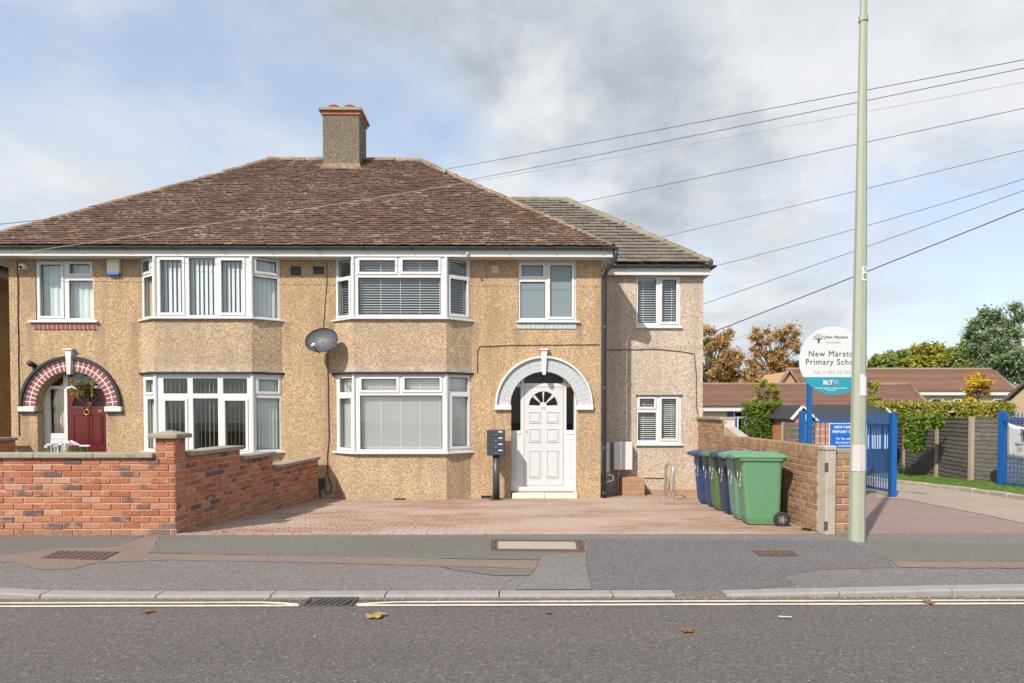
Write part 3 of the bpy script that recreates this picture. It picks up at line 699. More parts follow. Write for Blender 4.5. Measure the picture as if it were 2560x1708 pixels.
def bay(b, zlo, zhi, fpanes, lp, rp):
    pls = [Plane((b[0], Y0), (b[1], YB)), Plane((b[1], YB), (b[2], YB)), Plane((b[2], YB), (b[3], Y0))]
    out = []
    for pl, ps in zip(pls, (lp, fpanes, rp)):
        out.append(window(house, pl, (.004, pl.L - .004, zlo, zhi), ps, -.012))
    for x in (b[1], b[2]):
        MB().tube([(x, YB + .012, zlo), (x, YB + .012, zhi)], .034, 8).build('corner_post', M['upvc'], house)
    return pls
zu0, zu1 = zs_up + .016, ZT - .004
PU97 = bay(B97, zu0, zu1, [(400, 455, 650, 782, 'c'), (471.8, 537.6, 645, 788), (553, 606.5, 651, 782, 'c')],
           [(354, 373, 652, 680, 'c'), (358, 379, 692, 791)], [(641, 690.6, 652, 680.5, 'c'), (634.5, 694.5, 694, 793)])
PU99 = bay(B99, zu0, zu1, [(898.5, 987.5, 650.4, 679.8, 'c'), (1006.5, 1095.8, 649.8, 679.3, 'c'), (895, 1101.4, 694, 787)],
           [(843.8, 875.2, 649.8, 691.9), (844.4, 871.9, 701.7, 788.7, 'c')], [(1121.6, 1168, 648.4, 689), (1126.6, 1168, 699, 785.9, 'c')])
zl0, zl1 = zs_lo + .02, zh_lo - .002
PL97 = bay(B97, zl0, zl1, [(407.5, 467.6, 945.7, 984), (481, 543.3, 945.7, 984), (556.7, 616.8, 945.7, 984), (413, 463, 1002, 1122, 'c'), (482, 545, 996, 1124), (562.5, 614, 1002, 1122, 'c')],
           [(364, 383, 950, 981, 'c'), (367, 389.5, 998, 1122)], [(646.6, 695.6, 949.5, 979, 'c'), (642, 700, 996, 1124.4)])
PL99 = bay(B99, zl0, zl1, [(904, 991, 947.5, 975.6, 'c'), (1011.6, 1099, 945.6, 975, 'c'), (900, 1106, 989, 1123.7)],
           [(848, 879.4, 945.6, 980.6), (849, 877.5, 996, 1119.5, 'c')], [(1125.8, 1170.7, 944, 979.2), (1130.6, 1170.7, 991.9, 1116, 'c')])

# ------------------------------------------------------------------ blinds and curtains
def vblind(pl, u0, u1, z0, z1, label, ang, mat='blind', step=.089, n=-.13, grp='vertical blinds in the left bay'):
    t = empty('vertical_blind', pl.xyz((u0 + u1) / 2, z0, n), label, 'blind', grp)
    k = int((u1 - u0) / step); a = R(ang)
    MB().holes(rl((u0, u1, z1 - .03, z1)), [], n - .02, n + .02, pl.xyz).build('headrail', M['slat'], t)
    for i in range(k + 1):
        u = u0 + .03 + i * (u1 - u0 - .06) / max(1, k); da = a + R(random.uniform(-5, 5)); hw = .044; zb = z0 + random.uniform(0, .015)
        pts = []
        for q in (-1, -.35, .35, 1):
            pts.append((u + q * hw * math.cos(da), n + q * hw * math.sin(da) + (.004 if abs(q) < 1 else 0)))
        mb = MB(); mb.v = [pl.xyz(a_, z, b_ + e) for e in (0, .0012) for z in (zb, z1 - .03) for a_, b_ in pts]
        mb.f = [(j, j + 1, 5 + j, 4 + j) for j in range(3)] + [(8 + j + 4, 8 + j + 5, 8 + j + 1, 8 + j) for j in range(3)]
        mb.build('vane', M[mat], t)
def curtain(pl, u0, u1, z0, z1, label, mat='net', n=-.12, waves=7, amp=.018):
    k = waves * 8; mb = MB()
    for e in (0, -.002):
        for i in range(k + 1):
            u = u0 + (u1 - u0) * i / k; d = n + amp * math.sin(i / k * waves * 2 * math.pi) + amp * .4 * math.sin(i * 1.7)
            mb.v += [pl.xyz(u, z0, d + e), pl.xyz(u, z1, d + e)]
    for i in range(k):
        mb.f.append((2 * i, 2 * i + 2, 2 * i + 3, 2 * i + 1)); o = 2 * (k + 1); mb.f.append((o + 2 * i + 1, o + 2 * i + 3, o + 2 * i + 2, o + 2 * i))
    o = mb.build('curtain', M[mat], None, smooth=True); tag(o, label, 'curtain')
def venetian(pl, u0, u1, z0, z1, label, step, tilt, depth, mat='slat', n=-.12, grp=None):
    t = empty('venetian_blind', pl.xyz((u0 + u1) / 2, z0, n), label, 'blind', grp)
    MB().holes(rl((u0, u1, z1 - .03, z1)), [], n - .022, n + .022, pl.xyz).build('headrail', M[mat], t)
    MB().holes(rl((u0, u1, z0, z0 + .018)), [], n - .02, n + .02, pl.xyz).build('bottom_rail', M[mat], t)
    k = int((z1 - z0 - .05) / step); a = R(tilt); me = None
    for i in range(k):
        z = z0 + .03 + (i + .5) * step; dz = depth / 2 * math.sin(a); dn = depth / 2 * math.cos(a); th = .0015
        mb = MB(); mb.v = [pl.xyz(u, z + s * dz + e, n + s * dn) for u in (u0, u1) for s, e in ((-1, 0), (1, 0), (1, th), (-1, th))]
        mb.f = [(0, 1, 5, 4), (1, 2, 6, 5), (2, 3, 7, 6), (3, 0, 4, 7), (3, 2, 1, 0), (4, 5, 6, 7)]
        mb.build('slat', M[mat], t)
    for f in (.06, .28, .5, .72, .94) if u1 - u0 > 1 else (.15, .85):
        u = u0 + (u1 - u0) * f; MB().holes(rl((u - .003, u + .003, z0, z1)), [], n + depth * .5, n + depth * .5 + .002, pl.xyz).build('ladder_cord', M[mat], t)
vblind(PU97[1], .03, PU97[1].L - .03, zu0 + .03, zu1 - .02, 'pale vertical blind behind the front lights of the left upper bay', 24)
vblind(PU97[2], .05, PU97[2].L - .02, zu0 + .03, zu1 - .02, 'pale vertical blind in the right side light of the left upper bay', 20)
curtain(PU97[0], .03, PU97[0].L - .05, zu0 + .03, zu1 - .02, 'beige curtain in the left side light of the left upper bay', 'vent', waves=4)
vblind(PL97[1], .03, PL97[1].L - .03, zl0 + .03, zl1 - .02, 'edge-on vertical blind in the dark front lights of the left lower bay', 66, step=.083)
curtain(PL97[2], .05, PL97[2].L - .02, zl0 + .03, zl1 - .02, 'pleated net curtain in the right side light of the left lower bay')
curtain(PL97[0], .02, PL97[0].L - .05, zl0 + .03, zl1 - .02, 'plain net curtain in the left side light of the left lower bay', waves=4)
for pl, k, w in zip(PU99, ('left side light', 'wide front light', 'right side light'), (0, 1, 2)):
    venetian(pl, .05 if w == 2 else .03, pl.L - (.05 if w == 0 else .03), zu0 + .03, zu1 - .02, 'open white venetian blind in the %s of the right upper bay' % k, .048, -21, .045, grp='venetian blinds of the right house')
for pl, k, w in zip(PL99, ('left side light', 'wide front light', 'right side light'), (0, 1, 2)):
    venetian(pl, .05 if w == 2 else .03, pl.L - (.05 if w == 0 else .03), zl0 + .03, zl1 - .02, 'closed pale venetian blind in the %s of the right lower bay' % k, .036, 57, .046, 'slat_closed', grp='venetian blinds of the right house')
curtain(FP, w1[0] + .03, w1[1] - .03, w1[2] + .03, w1[3] - .03, 'gathered net curtain in the small upper window over the red brick arch', n=-.16, waves=9, amp=.012)
# ------------------------------------------------------------------ arches and doors
def ringseg(c, s, r0, r1, a0, a1, n0, n1, k=3, pl=FP):
    o = [(c + r1 * math.cos(a0 + (a1 - a0) * i / k), s + r1 * math.sin(a0 + (a1 - a0) * i / k)) for i in range(k + 1)]
    o += [(c + r0 * math.cos(a1 - (a1 - a0) * i / k), s + r0 * math.sin(a1 - (a1 - a0) * i / k)) for i in range(k + 1)]
    return MB().holes(o, [], n0, n1, pl.xyz)
def arch(c, s, ri, ro, bm, mm, edge, key, imp, nb, joint, moul):
    base = ringseg(c, s, ri + .003, ro, 0, math.pi, -.19, .012, 40).build('arch_ring', mm, house)
    rm = ri + (ro - ri) * .47
    for q0, q1, n0 in ((ri - .004, rm - joint / 2, -.188), (rm + joint / 2, ro - joint * .6, .0)):
        for i in range(nb):
            g = joint / 2 / ((q0 + q1) / 2); a0 = math.pi * i / nb + g; a1 = math.pi * (i + 1) / nb - g
            ringseg(c, s, q0, q1, a0, a1, n0, .016 + random.uniform(0, .002), 2).build('arch_brick', bm, base, bevel=.003, segs=1)
    ringseg(c, s, ro + .001, ro + moul, R(-3), R(183), -.02, .065, 48).build('arch_moulding', edge, house, bevel=.008)
    for sg in (-1, 1):
        a, b = (c + sg * (ri - .02), c + sg * (ro + moul + .012)); a, b = min(a, b), max(a, b)
        bx('impost', imp, house, a, b, Y0 - .07, Y0 + .12, s - .095, s + .002, .006)
        if edge is not imp: bx('impost_edge', edge, house, a - .012, b + .012, Y0 - .062, Y0 + .11, s - .118, s - .0952)
    zt = s + ro + moul + .11
    MB().holes([(c - .034, s + ri - .07), (c + .034, s + ri - .07), (c + .062, zt), (c - .062, zt)], [], -.02, .075, FP.xyz).build('keystone', key, house, bevel=.006)
    MB().holes([(c - .085, zt), (c + .085, zt), (c + .105, zt + .03), (c - .105, zt + .03)], [], -.02, .095, FP.xyz).build('keystone_cap', key, house, bevel=.006)
arch(c99, s99, ri99, ro99, M['grey_paint'], M['grey_paint'], M['white'], M['white'], M['white'], 26, .004, .042)
arch(c97, s97, ri97, ro97, M['arch_red'], M['white'], M['black'], M['white'], M['white'], 27, .022, .055)
def text(s, size, mat, parent, pos, name='lettering', rot=(R(90), 0, 0), ext=.001, bold=0, shear=0, align='CENTER', spacing=1.0):
    cu = bpy.data.curves.new(name, 'FONT'); cu.body = s; cu.size = size; cu.extrude = ext; cu.offset = bold; cu.shear = shear
    cu.align_x = align; cu.align_y = 'CENTER'; cu.space_character = spacing; cu.resolution_u = 3
    tmp = bpy.data.objects.new('tmp', cu); me = bpy.data.meshes.new_from_object(tmp); bpy.data.objects.remove(tmp); bpy.data.curves.remove(cu)
    me.name = name; me.materials.clear(); me.materials.append(mat)
    return place(name, me, parent, Matrix.Translation(Vector(pos)) @ Euler(rot).to_matrix().to_4x4())
def sectors(cx, cz, r0, r1, spans, k=6):
    out = []
    for a, b in spans:
        a, b = R(a), R(b)
        out.append([(cx + r1 * math.cos(a + (b - a) * i / k), cz + r1 * math.sin(a + (b - a) * i / k)) for i in range(k + 1)] + [(cx + r0 * math.cos(b), cz + r0 * math.sin(b)), (cx + r0 * math.cos(a), cz + r0 * math.sin(a))])
    return out
def raised(parent, pl, r, n, mat, w=.02, d=.006):
    MB().holes(rl(r), [rl(grow(r, -w))], n, n + d, pl.xyz).build('panel_moulding', mat, parent, bevel=.002, segs=1)
    MB().holes(rl(grow(r, -w - .012)), [], n, n + d * .8, pl.xyz).build('panel', mat, parent, bevel=.004, segs=1)
# white front door
L = lambda *q: DP.rect(*q)
fr = L(1266, 1454, 905, 1228)
glz = [L(1270, 1301.5, 968, 1076.5), L(1415.5, 1434, 968, 1075.5), L(1310, 1407.5, 915, 958.5), L(1270, 1302.5, 915, 959), L(1415, 1446, 915, 959)]
dl = L(1309.5, 1409, 967, 1215)
frame = MB().holes(rl(fr), [rl(g) for g in glz] + [rl(dl)], -.05, .02, DP.xyz).build('door_frame', M['upvc'], house, bevel=.004)
for g in glz: MB().holes(rl(g), [], -.018, -.012, DP.xyz).build('pane', M['glass_dark'], frame)
raised(frame, DP, L(1279, 1291.5, 1096, 1200), .021, M['door_white'])
raised(frame, DP, L(1424, 1446, 1096, 1200), .021, M['door_white'])
bx('frame_rail', M['upvc'], frame, L(1266, 1302, 1078, 1086)[0], L(1266, 1302, 1078, 1086)[1], DY - .032, DY - .021, L(1266, 1302, 1078, 1086)[2], L(1266, 1302, 1078, 1086)[3], .003)
bx('frame_rail', M['upvc'], frame, L(1415, 1446, 1078, 1086)[0], L(1415, 1446, 1078, 1086)[1], DY - .032, DY - .021, L(1266, 1302, 1078, 1086)[2], L(1266, 1302, 1078, 1086)[3], .003)
bx('jamb_lining', M['upvc'], frame, L(1434, 1444, 1000, 1200)[0], P(1441, 1100, Y0).x - .002, Y0 + .02, DY - .022, gd(Y0), s99 + .25)
cx, cz = DP.uz(1358.2, 1014.5); fan = sectors(cx, cz, .075, 35.5 / F * DY, [(2, 39), (51, 86), (94, 129), (141, 178)])
door = MB().holes(rl(grow(dl, -.006)), fan, -.03, .012, DP.xyz).build('door', M['door_white'], house, bevel=.003)
for f in fan: MB().holes(f, [], -.012, -.008, DP.xyz).build('pane', M['glass_dark'], door)
k = 14; MB().holes([(cx + (35.5 / F * DY + .022) * math.cos(math.pi * i / k), cz + (35.5 / F * DY + .022) * math.sin(math.pi * i / k)) for i in range(k + 1)] + [(cx + (35.5 / F * DY + .002) * math.cos(math.pi * (k - i) / k), cz + (35.5 / F * DY + .002) * math.sin(math.pi * (k - i) / k)) for i in range(k + 1)], [], .0125, .022, DP.xyz).build('fanlight_bead', M['door_white'], door, bevel=.003)
for x0, x1 in ((1322, 1351.5), (1365.5, 1396)):
    for y0, y1 in ((1029, 1058), (1071.5, 1106), (1125.5, 1195)):
        raised(door, DP, L(x0, x1, y0, y1), .0125, M['door_white'], .018, .012)
text('99', .115, M['ink_grey'], door, DP.xyz(*DP.uz(1358, 1022.5), .0135), 'house_number')
u, z = DP.uz(1315.5, 1078); MB().tube([DP.xyz(u, z, .012), DP.xyz(u, z, .03)], .016, 12).build('lock', M['steel'], door)
za = P(1360, 1247, Y0).z; zb_ = P(1360, 1234, Y0 - .03).z
xa, xb = P(1280, 1200, Y0).x, P(1443, 1200, Y0).x
bx('door_step', M['step'], house, xa + .002, (xa + xb) / 2 - .003, Y0 - .05, DY - .06, ZB, zb_, .008)
bx('door_step', M['step'], house, (xa + xb) / 2 + .003, xb + .002, Y0 - .04, DY - .06, ZB, zb_ - .004, .008)
bx('door_sill', M['redstep'], house, xa + .003, xb - .003, DY - .059, DY + .05, ZB, fr[2] - .001)
# maroon front door with side light
fr7 = L(100, 280, 925, 1262)
d7 = L(171.5, 268, 972, 1255)
gl7 = [L(123.5, 162.5, 973, 1083.5), L(123, 160, 935, 965), L(171, 275, 935, 965)]
lowp = L(123.5, 162.5, 1095, 1240)
frame7 = MB().holes(rl(fr7), [rl(g) for g in gl7] + [rl(d7)], -.05, .02, DP.xyz).build('door_frame', M['upvc'], house, bevel=.004)
for g in gl7: MB().holes(rl(g), [], -.018, -.012, DP.xyz).build('pane', M['glass'], frame7)
raised(frame7, DP, lowp, .021, M['upvc'])
cx, cz = DP.uz(221.4, 1018); fan = sectors(cx, cz, .10, 39 / F * DY, [(2, 40), (48, 86), (94, 132), (140, 178)])
door7 = MB().holes(rl(grow(d7, -.006)), fan, -.03, .012, DP.xyz).build('door', M['maroon'], house, bevel=.004)
for f in fan: MB().holes(f, [], -.012, -.008, DP.xyz).build('pane', M['glass_dark'], door7)
for x0, x1 in ((185, 226), (230, 259)):
    raised(door7, DP, L(x0, x1, 1036, 1112), .0125, M['maroon'], .022, .010)
    raised(door7, DP, L(x0, x1, 1122, 1215), .0125, M['maroon'], .022, .010)
u, z = DP.uz(220.5, 1031); pts = [DP.xyz(u + .052 * math.sin(a), z + .052 * math.cos(a), .035) for a in [2 * math.pi * i / 16 for i in range(17)]]
MB().tube(pts, .010, 6, False).build('door_knocker', M['brass'], door7, smooth=True)
MB().tube([DP.xyz(u, z + .06, .012), DP.xyz(u, z + .085, .04)], .014, 8).build('knocker_mount', M['brass'], door7)
text('97', .085, M['brass'], door7, DP.xyz(*DP.uz(251, 1028.5), .0135), 'house_number', bold=.002)
curtain(DP, gl7[0][0], gl7[0][1], gl7[0][2], gl7[0][3], 'olive curtain behind the side light of the maroon door', 'vent', n=-.12, waves=3, amp=.01)

# ------------------------------------------------------------------ roof
def solve(f, a, b):
    fa = f(a)
    for _ in range(60):
        m = (a + b) / 2
        if (f(m) > 0) == (fa > 0): a = m
        else: b = m
    return (a + b) / 2
def tile_mesh(name, w, l, th, lift, mat):
    me = bpy.data.meshes.new(name); h = w / 2
    v = [(-h, 0, lift), (h, 0, lift), (h, l, .004), (-h, l, .004), (-h, 0, lift + th), (h, 0, lift + th), (h, l, .004 + th), (-h, l, .004 + th)]
    v[4:6] = [(-h, .004, lift + th), (h, .004, lift + th)]
    me.from_pydata(v, [], [(3, 2, 1, 0), (4, 5, 6, 7), (0, 1, 5, 4), (1, 2, 6, 5), (2, 3, 7, 6), (3, 0, 4, 7)]); me.materials.append(mat); return me
def tiled(roof, Xl, Xr, Xl2, Xr2, Ye, ze, pitch, S, w, gauge, l, th, lift, mat, nparts, jit, lim=None):
    """tile courses over a front slope; the lowest (largest in the picture) are single parts, the rest one field"""
    me = tile_mesh('tile', w * .965, l, th, lift, mat); rot = Matrix.Rotation(pitch, 4, 'X'); mats = []
    rows = int(S / gauge)
    for i in range(rows + 1):
        s = i * gauge; f = s / S
        a, b = Xl + (Xl2 - Xl) * f, Xr + (Xr2 - Xr) * f
        x = math.floor(a / w) * w + (i % 2) * w / 2
        while x < b - w * .1:
            if x > a + w * .1 and (lim is None or lim(x, s)):
                p = Vector((x + random.uniform(-.004, .004), Ye + s * math.cos(pitch), ze + s * math.sin(pitch)))
                p += Vector((0, -math.sin(pitch), math.cos(pitch))) * random.uniform(-jit, jit)
                mats.append(Matrix.Translation(p) @ rot @ Matrix.Rotation(R(random.gauss(0, .9)), 4, 'Z') @ Matrix.Rotation(R(random.gauss(0, .8)), 4, 'Y') @ Matrix.Translation((0, random.uniform(-.006, .006), 0)))
            x += w
    mats.sort(key=lambda m: m.translation.z + (100 if m.translation.x < -9.4 or m.translation.x > 5 else 0))
    for m in mats[:nparts]: place('tile', me, roof, m)
    if len(mats) > nparts:
        lv = np.array([v.co[:] for v in me.vertices]); allv = []; fs = []
        for k, m in enumerate(mats[nparts:]):
            A = np.array(m); allv.append(lv @ A[:3, :3].T + A[:3, 3]); fs += [tuple(q + 8 * k for q in p.vertices) for p in me.polygons]
        f = bpy.data.meshes.new('tile_field'); f.from_pydata(np.concatenate(allv).tolist(), [], fs); f.materials.append(mat)
        tag(link(bpy.data.objects.new('tile_field', f), roof), kind='stuff')
def half_round(name, r, L, mat, n=7, th=.02):
    me = bpy.data.meshes.new(name); v = []; f = []
    for x in (0, L):
        for q in (r, r - th):
            for i in range(n): a = math.pi * (i / (n - 1)); v.append((x, q * math.cos(a), q * math.sin(a) - r * .45))
    for i in range(n - 1):
        f.append((i, i + 1, 2 * n + i + 1, 2 * n + i)); f.append((n + i + 1, n + i, 3 * n + i, 3 * n + i + 1))
        f.append((i + 1, i, n + i, n + i + 1)); f.append((2 * n + i, 2 * n + i + 1, 3 * n + i + 1, 3 * n + i))
    me.from_pydata(v, [], f); me.materials.append(mat); return me
def run_tiles(name, a, b, r, mat, parent, L=.32, jit=.012):
    a, b = Vector(a), Vector(b); d = b - a; k = max(1, round(d.length / L)); d.normalize(); st = (b - a).length / k
    me = half_round(name, r, st - .008, mat)
    y = Vector((0, 0, 1)).cross(d).normalized(); z = d.cross(y).normalized()
    for i in range(k):
        p = a + d * (i * st) + z * random.uniform(-jit, jit) + y * random.uniform(-jit, jit)
        m = Matrix((d, y, z)).transposed().to_4x4(); m.translation = p
        place(name, me, parent, m @ Matrix.Rotation(R(random.gauss(0, 1.6)), 4, 'Z') @ Matrix.Rotation(R(random.gauss(0, 1.2)), 4, 'Y'))
    MB().tube([a - z * .05, b - z * .05], r * .8, 6).build('ridge_mortar', M['concrete'], parent)
def hip_roof(parent, xl, xr, xl2, xr2, Ye, Yr, ze, zr, mat, thick=.12, yback=None):
    yb = yback or 2 * Yr - Ye; d = -.03
    top = [(xl, Ye, ze + d), (xr, Ye, ze + d), (xr, yb, ze + d), (xl, yb, ze + d), (xl2, Yr, zr + d), (xr2, Yr, zr + d)]
    bot = [(x, y, ze - thick) for x, y, z in top[:4]]
    mb = MB(); mb.v = top + bot
    mb.f = [(0, 1, 5, 4), (1, 2, 5), (2, 3, 4, 5), (3, 0, 4), (9, 8, 7, 6), (0, 6, 7, 1), (1, 7, 8, 2), (2, 8, 9, 3), (3, 9, 6, 0)]
    return mb.build('roof', mat, parent)
PIT = R(39); YE = 11.49; ZE = P(800, 617, YE).z
YR = solve(lambda Y: P(860, 403, Y).z - ZE - (Y - YE) * math.tan(PIT), 12, 24)
ZR = ZE + (YR - YE) * math.tan(PIT)
XER = P(1536, 612, YE).x; XRR = P(1048, 405, YR).x; XRL = P(675, 403, YR).x; XEL = XRL - (XER - XRR)
SL = (YR - YE) / math.cos(PIT)
roof = hip_roof(house, XEL, XER, XRL, XRR, YE + .03, YR, ZE, ZR, M['tile'], .025)
tiled(roof, XEL, XER, XRL, XRR, YE, ZE, PIT, SL, .160, .104, .2, .013, .042, M['tile'], 298, .005)
run_tiles('hip_tile', (XER - .03, YE + .05, ZE + .03), (XRR, YR, ZR + .02), .105, M['ridge'], roof)
run_tiles('hip_tile', (XEL + .03, YE + .05, ZE + .03), (XRL, YR, ZR + .02), .105, M['ridge'], roof)
run_tiles('ridge_tile', (XRL - .05, YR, ZR + .03), (XRR + .05, YR, ZR + .03), .11, M['ridge'], roof, .33)
# eaves
YF = 11.585; XF = P(1532, 639, YF).x; ZF1 = ZE - .01
bx('fascia', M['white'], house, XEL + .12, XF, YF, YF + .022, ZT - .012, ZF1)
bx('soffit', M['soffit'], house, XEL + .12, XF - .022, YF + .023, Y0 - .001, ZT, ZT + .012)
bx('fascia', M['white'], house, XF - .022, XF, YF + .023, Y0 + HD, ZT - .012, ZF1)
bx('soffit', M['soffit'], house, XR + .001, XF - .023, Y0, Y0 + HD, ZT + .0005, ZT + .0115)
bx('soffit', M['soffit'], house, XEL + .12, XL - .001, Y0, Y0 + HD, ZT + .0005, ZT + .0115)
def gutter(parent, a, b, r, mat, br_step):
    a, b = Vector(a), Vector(b); d = (b - a).normalized(); side = d.cross(Vector((0, 0, 1))); mb = MB(); n = 9
    for p in (a, b):
        for q in (r, r - .006):
            for i in range(n):
                t = math.pi * i / (n - 1); mb.v.append(p + side * (q * math.cos(t)) - Vector((0, 0, q * math.sin(t))))
    for i in range(n - 1):
        mb.f += [(i, i + 1, 2 * n + i + 1, 2 * n + i), (n + i + 1, n + i, 3 * n + i, 3 * n + i + 1)]
    for o in (0, 2 * n):
        mb.f.append(tuple(o + i for i in range(n)))
    g = mb.build('gutter', mat, parent, smooth=False); L = (b - a).length; k = int(L / br_step)
    for i in range(k + 1):
        p = a + d * (L * (i + .35) / (k + .7)); mb = MB()
        for e in (-.014, .014):
            for q in (r + .008, r + .001):
                for j in range(n):
                    t = math.pi * j / (n - 1); mb.v.append(p + d * e + side * (q * math.cos(t)) - Vector((0, 0, q * math.sin(t))))
        for j in range(n - 1):
            mb.f += [(j, j + 1, 2 * n + j + 1, 2 * n + j), (j + 1, j, n + j, n + j + 1), (2 * n + j, 2 * n + j + 1, 3 * n + j + 1, 3 * n + j)]
        mb.build('gutter_bracket', M['black'], g)
    return g
zg = P(800, 617.5, YF - .052).z
gutter(house, (XEL + .1, YF - .053, zg), (XF + .085, YF - .053, zg + .005), .050, M['gutter'], .92)
gutter(house, (XF + .06, YF + .0, zg), (XF + .06, Y0 + HD, zg), .055, M['gutter'], 1.2)
# chimney
roofz = lambda Y: ZE + (Y - YE) * math.tan(PIT)
YC = solve(lambda Y: P(853, 424, Y).z - roofz(Y) - .03, 12, 20) + .10
cl, cr = P(806.8, 350, YC).x, P(898.5, 350, YC).x; cd = .74; zc0 = roofz(YC) - .4; zc1 = P(850, 287.5, YC).z; zc2 = P(850, 279, YC).z; zc3 = P(850, 270.5, YC).z
ch = MB().box(cl, cr, YC, YC + cd, zc0, zc1).build('chimney', M['chimney'], house, bevel=.01)
zf = roofz(YC - .10) ; zk = P(850, 408, YC).z
mb = MB(); e = .07
mb.v = [(cl - e, YC - .1, zf - .1), (cr + e, YC - .1, zf - .1), (cr + e, YC + cd, zf - .1), (cl - e, YC + cd, zf - .1), (cl - e, YC - .1, zf + .03), (cr + e, YC - .1, zf + .03), (cr + e, YC + cd, zk - .05), (cl - e, YC + cd, zk - .05), (cl - .004, YC - .004, zk), (cr + .004, YC - .004, zk), (cr + .004, YC + cd, zk + .02), (cl - .004, YC + cd, zk + .02)]
mb.f = [(0, 1, 5, 4), (1, 2, 6, 5), (3, 0, 4, 7), (4, 5, 9, 8), (5, 6, 10, 9), (7, 4, 8, 11), (2, 3, 7, 6), (3, 2, 1, 0), (8, 9, 10, 11)]
mb.build('chimney_flashing', M['ridge'], ch)
nb = 5
for i in range(nb):
    a = cl - .03 + (cr - cl + .06) * i / nb
    bx('brick', M['brick_chim'], ch, a + .004, a + (cr - cl + .06) / nb - .004, YC - .03, YC + .08, zc1 + .003, zc2 - .003, .004)
for i in range(4):
    a = YC + .084 + (cd - .05) * i / 4
    bx('brick', M['brick_chim'], ch, cr - .08, cr + .03, a, a + (cd - .05) / 4 - .008, zc1 + .003, zc2 - .003, .004)
bx('brick_bed', M['mortar_pale'], ch, cl - .02, cr + .02, YC - .02, YC + cd + .02, zc1 + .0, zc2)
bx('chimney_slab', M['coping'], ch, cl - .085, cr + .075, YC - .08, YC + cd + .08, zc2 + .001, zc3, .012)
mb = MB()
mb.v = [(cl - .07, YC - .06, zc3), (cr + .06, YC - .06, zc3), (cr + .06, YC + cd + .06, zc3), (cl - .07, YC + cd + .06, zc3), (cl + .25, YC + .25, zc3 + .08), (cr - .25, YC + .25, zc3 + .08), (cr - .25, YC + cd - .25, zc3 + .08), (cl + .25, YC + cd - .25, zc3 + .08)]
mb.f = [(0, 1, 5, 4), (1, 2, 6, 5), (2, 3, 7, 6), (3, 0, 4, 7), (4, 5, 6, 7)]
mb.build('flaunching', M['coping'], ch)
for xx, yy in ((P(836, 262, YC + .25).x, YC + .25), (P(875, 262, YC + .25).x, YC + .25), (P(852, 262, YC + .55).x, YC + .55)):
    MB().tube([(xx, yy, zc3 + .03), (xx, yy, zc3 + .115), (xx, yy, zc3 + .125), (xx, yy, zc3 + .15)], [.125, .13, .15, .145], 16).build('chimney_pot', M['brick_chim'], ch)
# rainwater pipe at the corner
zz0 = gd(Y0) - .02; xp = P(1511.5, 900, Y0 + .02).x
MB().tube([(XF + .06, YF - .03, zg - .03), (XF + .06, YF - .03, zg - .10), (XF + .05, YF + .0, zg - .20), (xp + .03, Y0 - .08, zg - .36), (xp, Y0 + .03, zg - .46), (xp, Y0 + .03, zz0)], .040, 12).build('downpipe', M['gutter'], house, smooth=True)
for f in (.2, .48, .76, .97):
    z = zg - .6 + (zz0 - zg + .6) * f
    MB().tube([(xp, Y0 + .03, z - .025), (xp, Y0 + .03, z + .025)], .047, 12).build('pipe_clip', M['gutter'], house)
# low vents and air bricks
def vent(r, mat, n=.02, slots=3, y=Y0):
    pl = Plane((0, y), (1, y)); q = pl.rect(*r)
    o = MB().holes(rl(q), [], -.03, n, pl.xyz).build('vent', mat, house, bevel=.004)
    for i in range(slots):
        z = q[2] + (q[3] - q[2]) * (i + .5) / slots
        MB().holes(rl((q[0] + .012, q[1] - .012, z - .008, z + .008)), [], n + .0005, n + .003, pl.xyz).build('slot', M['rubber'] if mat is not M['vent'] else M['soffit'], o)
vent((1228, 1247, 664, 684), M['vent']); vent((727, 752, 667, 688), M['black']); vent((783, 810, 667, 685), M['black'])
vent((985.5, 1013.5, 1246, 1258), M['black'], y=YB); vent((1203, 1230, 1239, 1251), M['black'])

# ------------------------------------------------------------------ the side extension
Y2 = 12.92; XE1 = P(1757.5, 850, Y2).x; ZT2 = P(1650, 690, Y2).z; EP = Plane((0, Y2), (1, Y2))
ZB2 = gd(Y2, True) - .3
ext = empty('house_extension', ((XR + XE1) / 2, Y2, gd(Y2, True)), 'paler pebbledashed side extension set back right of the houses under a grey tile roof', 'house extension')
we1 = EP.rect(1590.5, 1702, 691, 818); we2 = EP.rect(1591, 1702.6, 990, 1111)
MB().holes([(XR + .002, ZB2), (XE1, ZB2), (XE1, ZT2 + .05), (XR + .002, ZT2 + .05)], [rl(we1), rl(we2)], -.25, 0, EP.xyz).build('front_wall', M['pebble_ext'], ext)
bx('side_wall', M['pebble_ext'], ext, XE1 - .25, XE1, Y2 + .251, Y2 + 6, ZB2, ZT2 + .05)
bx('room_back_wall', M['room'], ext, XR + .1, XE1 - .26, Y2 + 3, Y2 + 3.1, ZB2, ZT2)
bx('room_side_wall', M['room'], ext, XR + .003, XR + .09, Y2 + .26, Y2 + 3.0, ZB2, ZT2)
zm2 = (we1[2] + we2[3]) / 2
bx('room_floor', M['roomdark'], ext, XR + .1, XE1 - .26, Y2 + .26, Y2 + 2.99, zm2 - .1, zm2 + .1)
bx('room_floor', M['roomdark'], ext, XR + .1, XE1 - .26, Y2 + .26, Y2 + 2.99, ZB2, ZB2 + .4)
bx('room_ceiling', M['room'], ext, XR + .1, XE1 - .26, Y2 + .26, Y2 + 2.99, ZT2 + .001, ZT2 + .05)
w = window(ext, EP, we1, [(1595.4, 1640.8, 695.3, 807.1), (1655.4, 1691.4, 699, 805, 'c')], -.02)
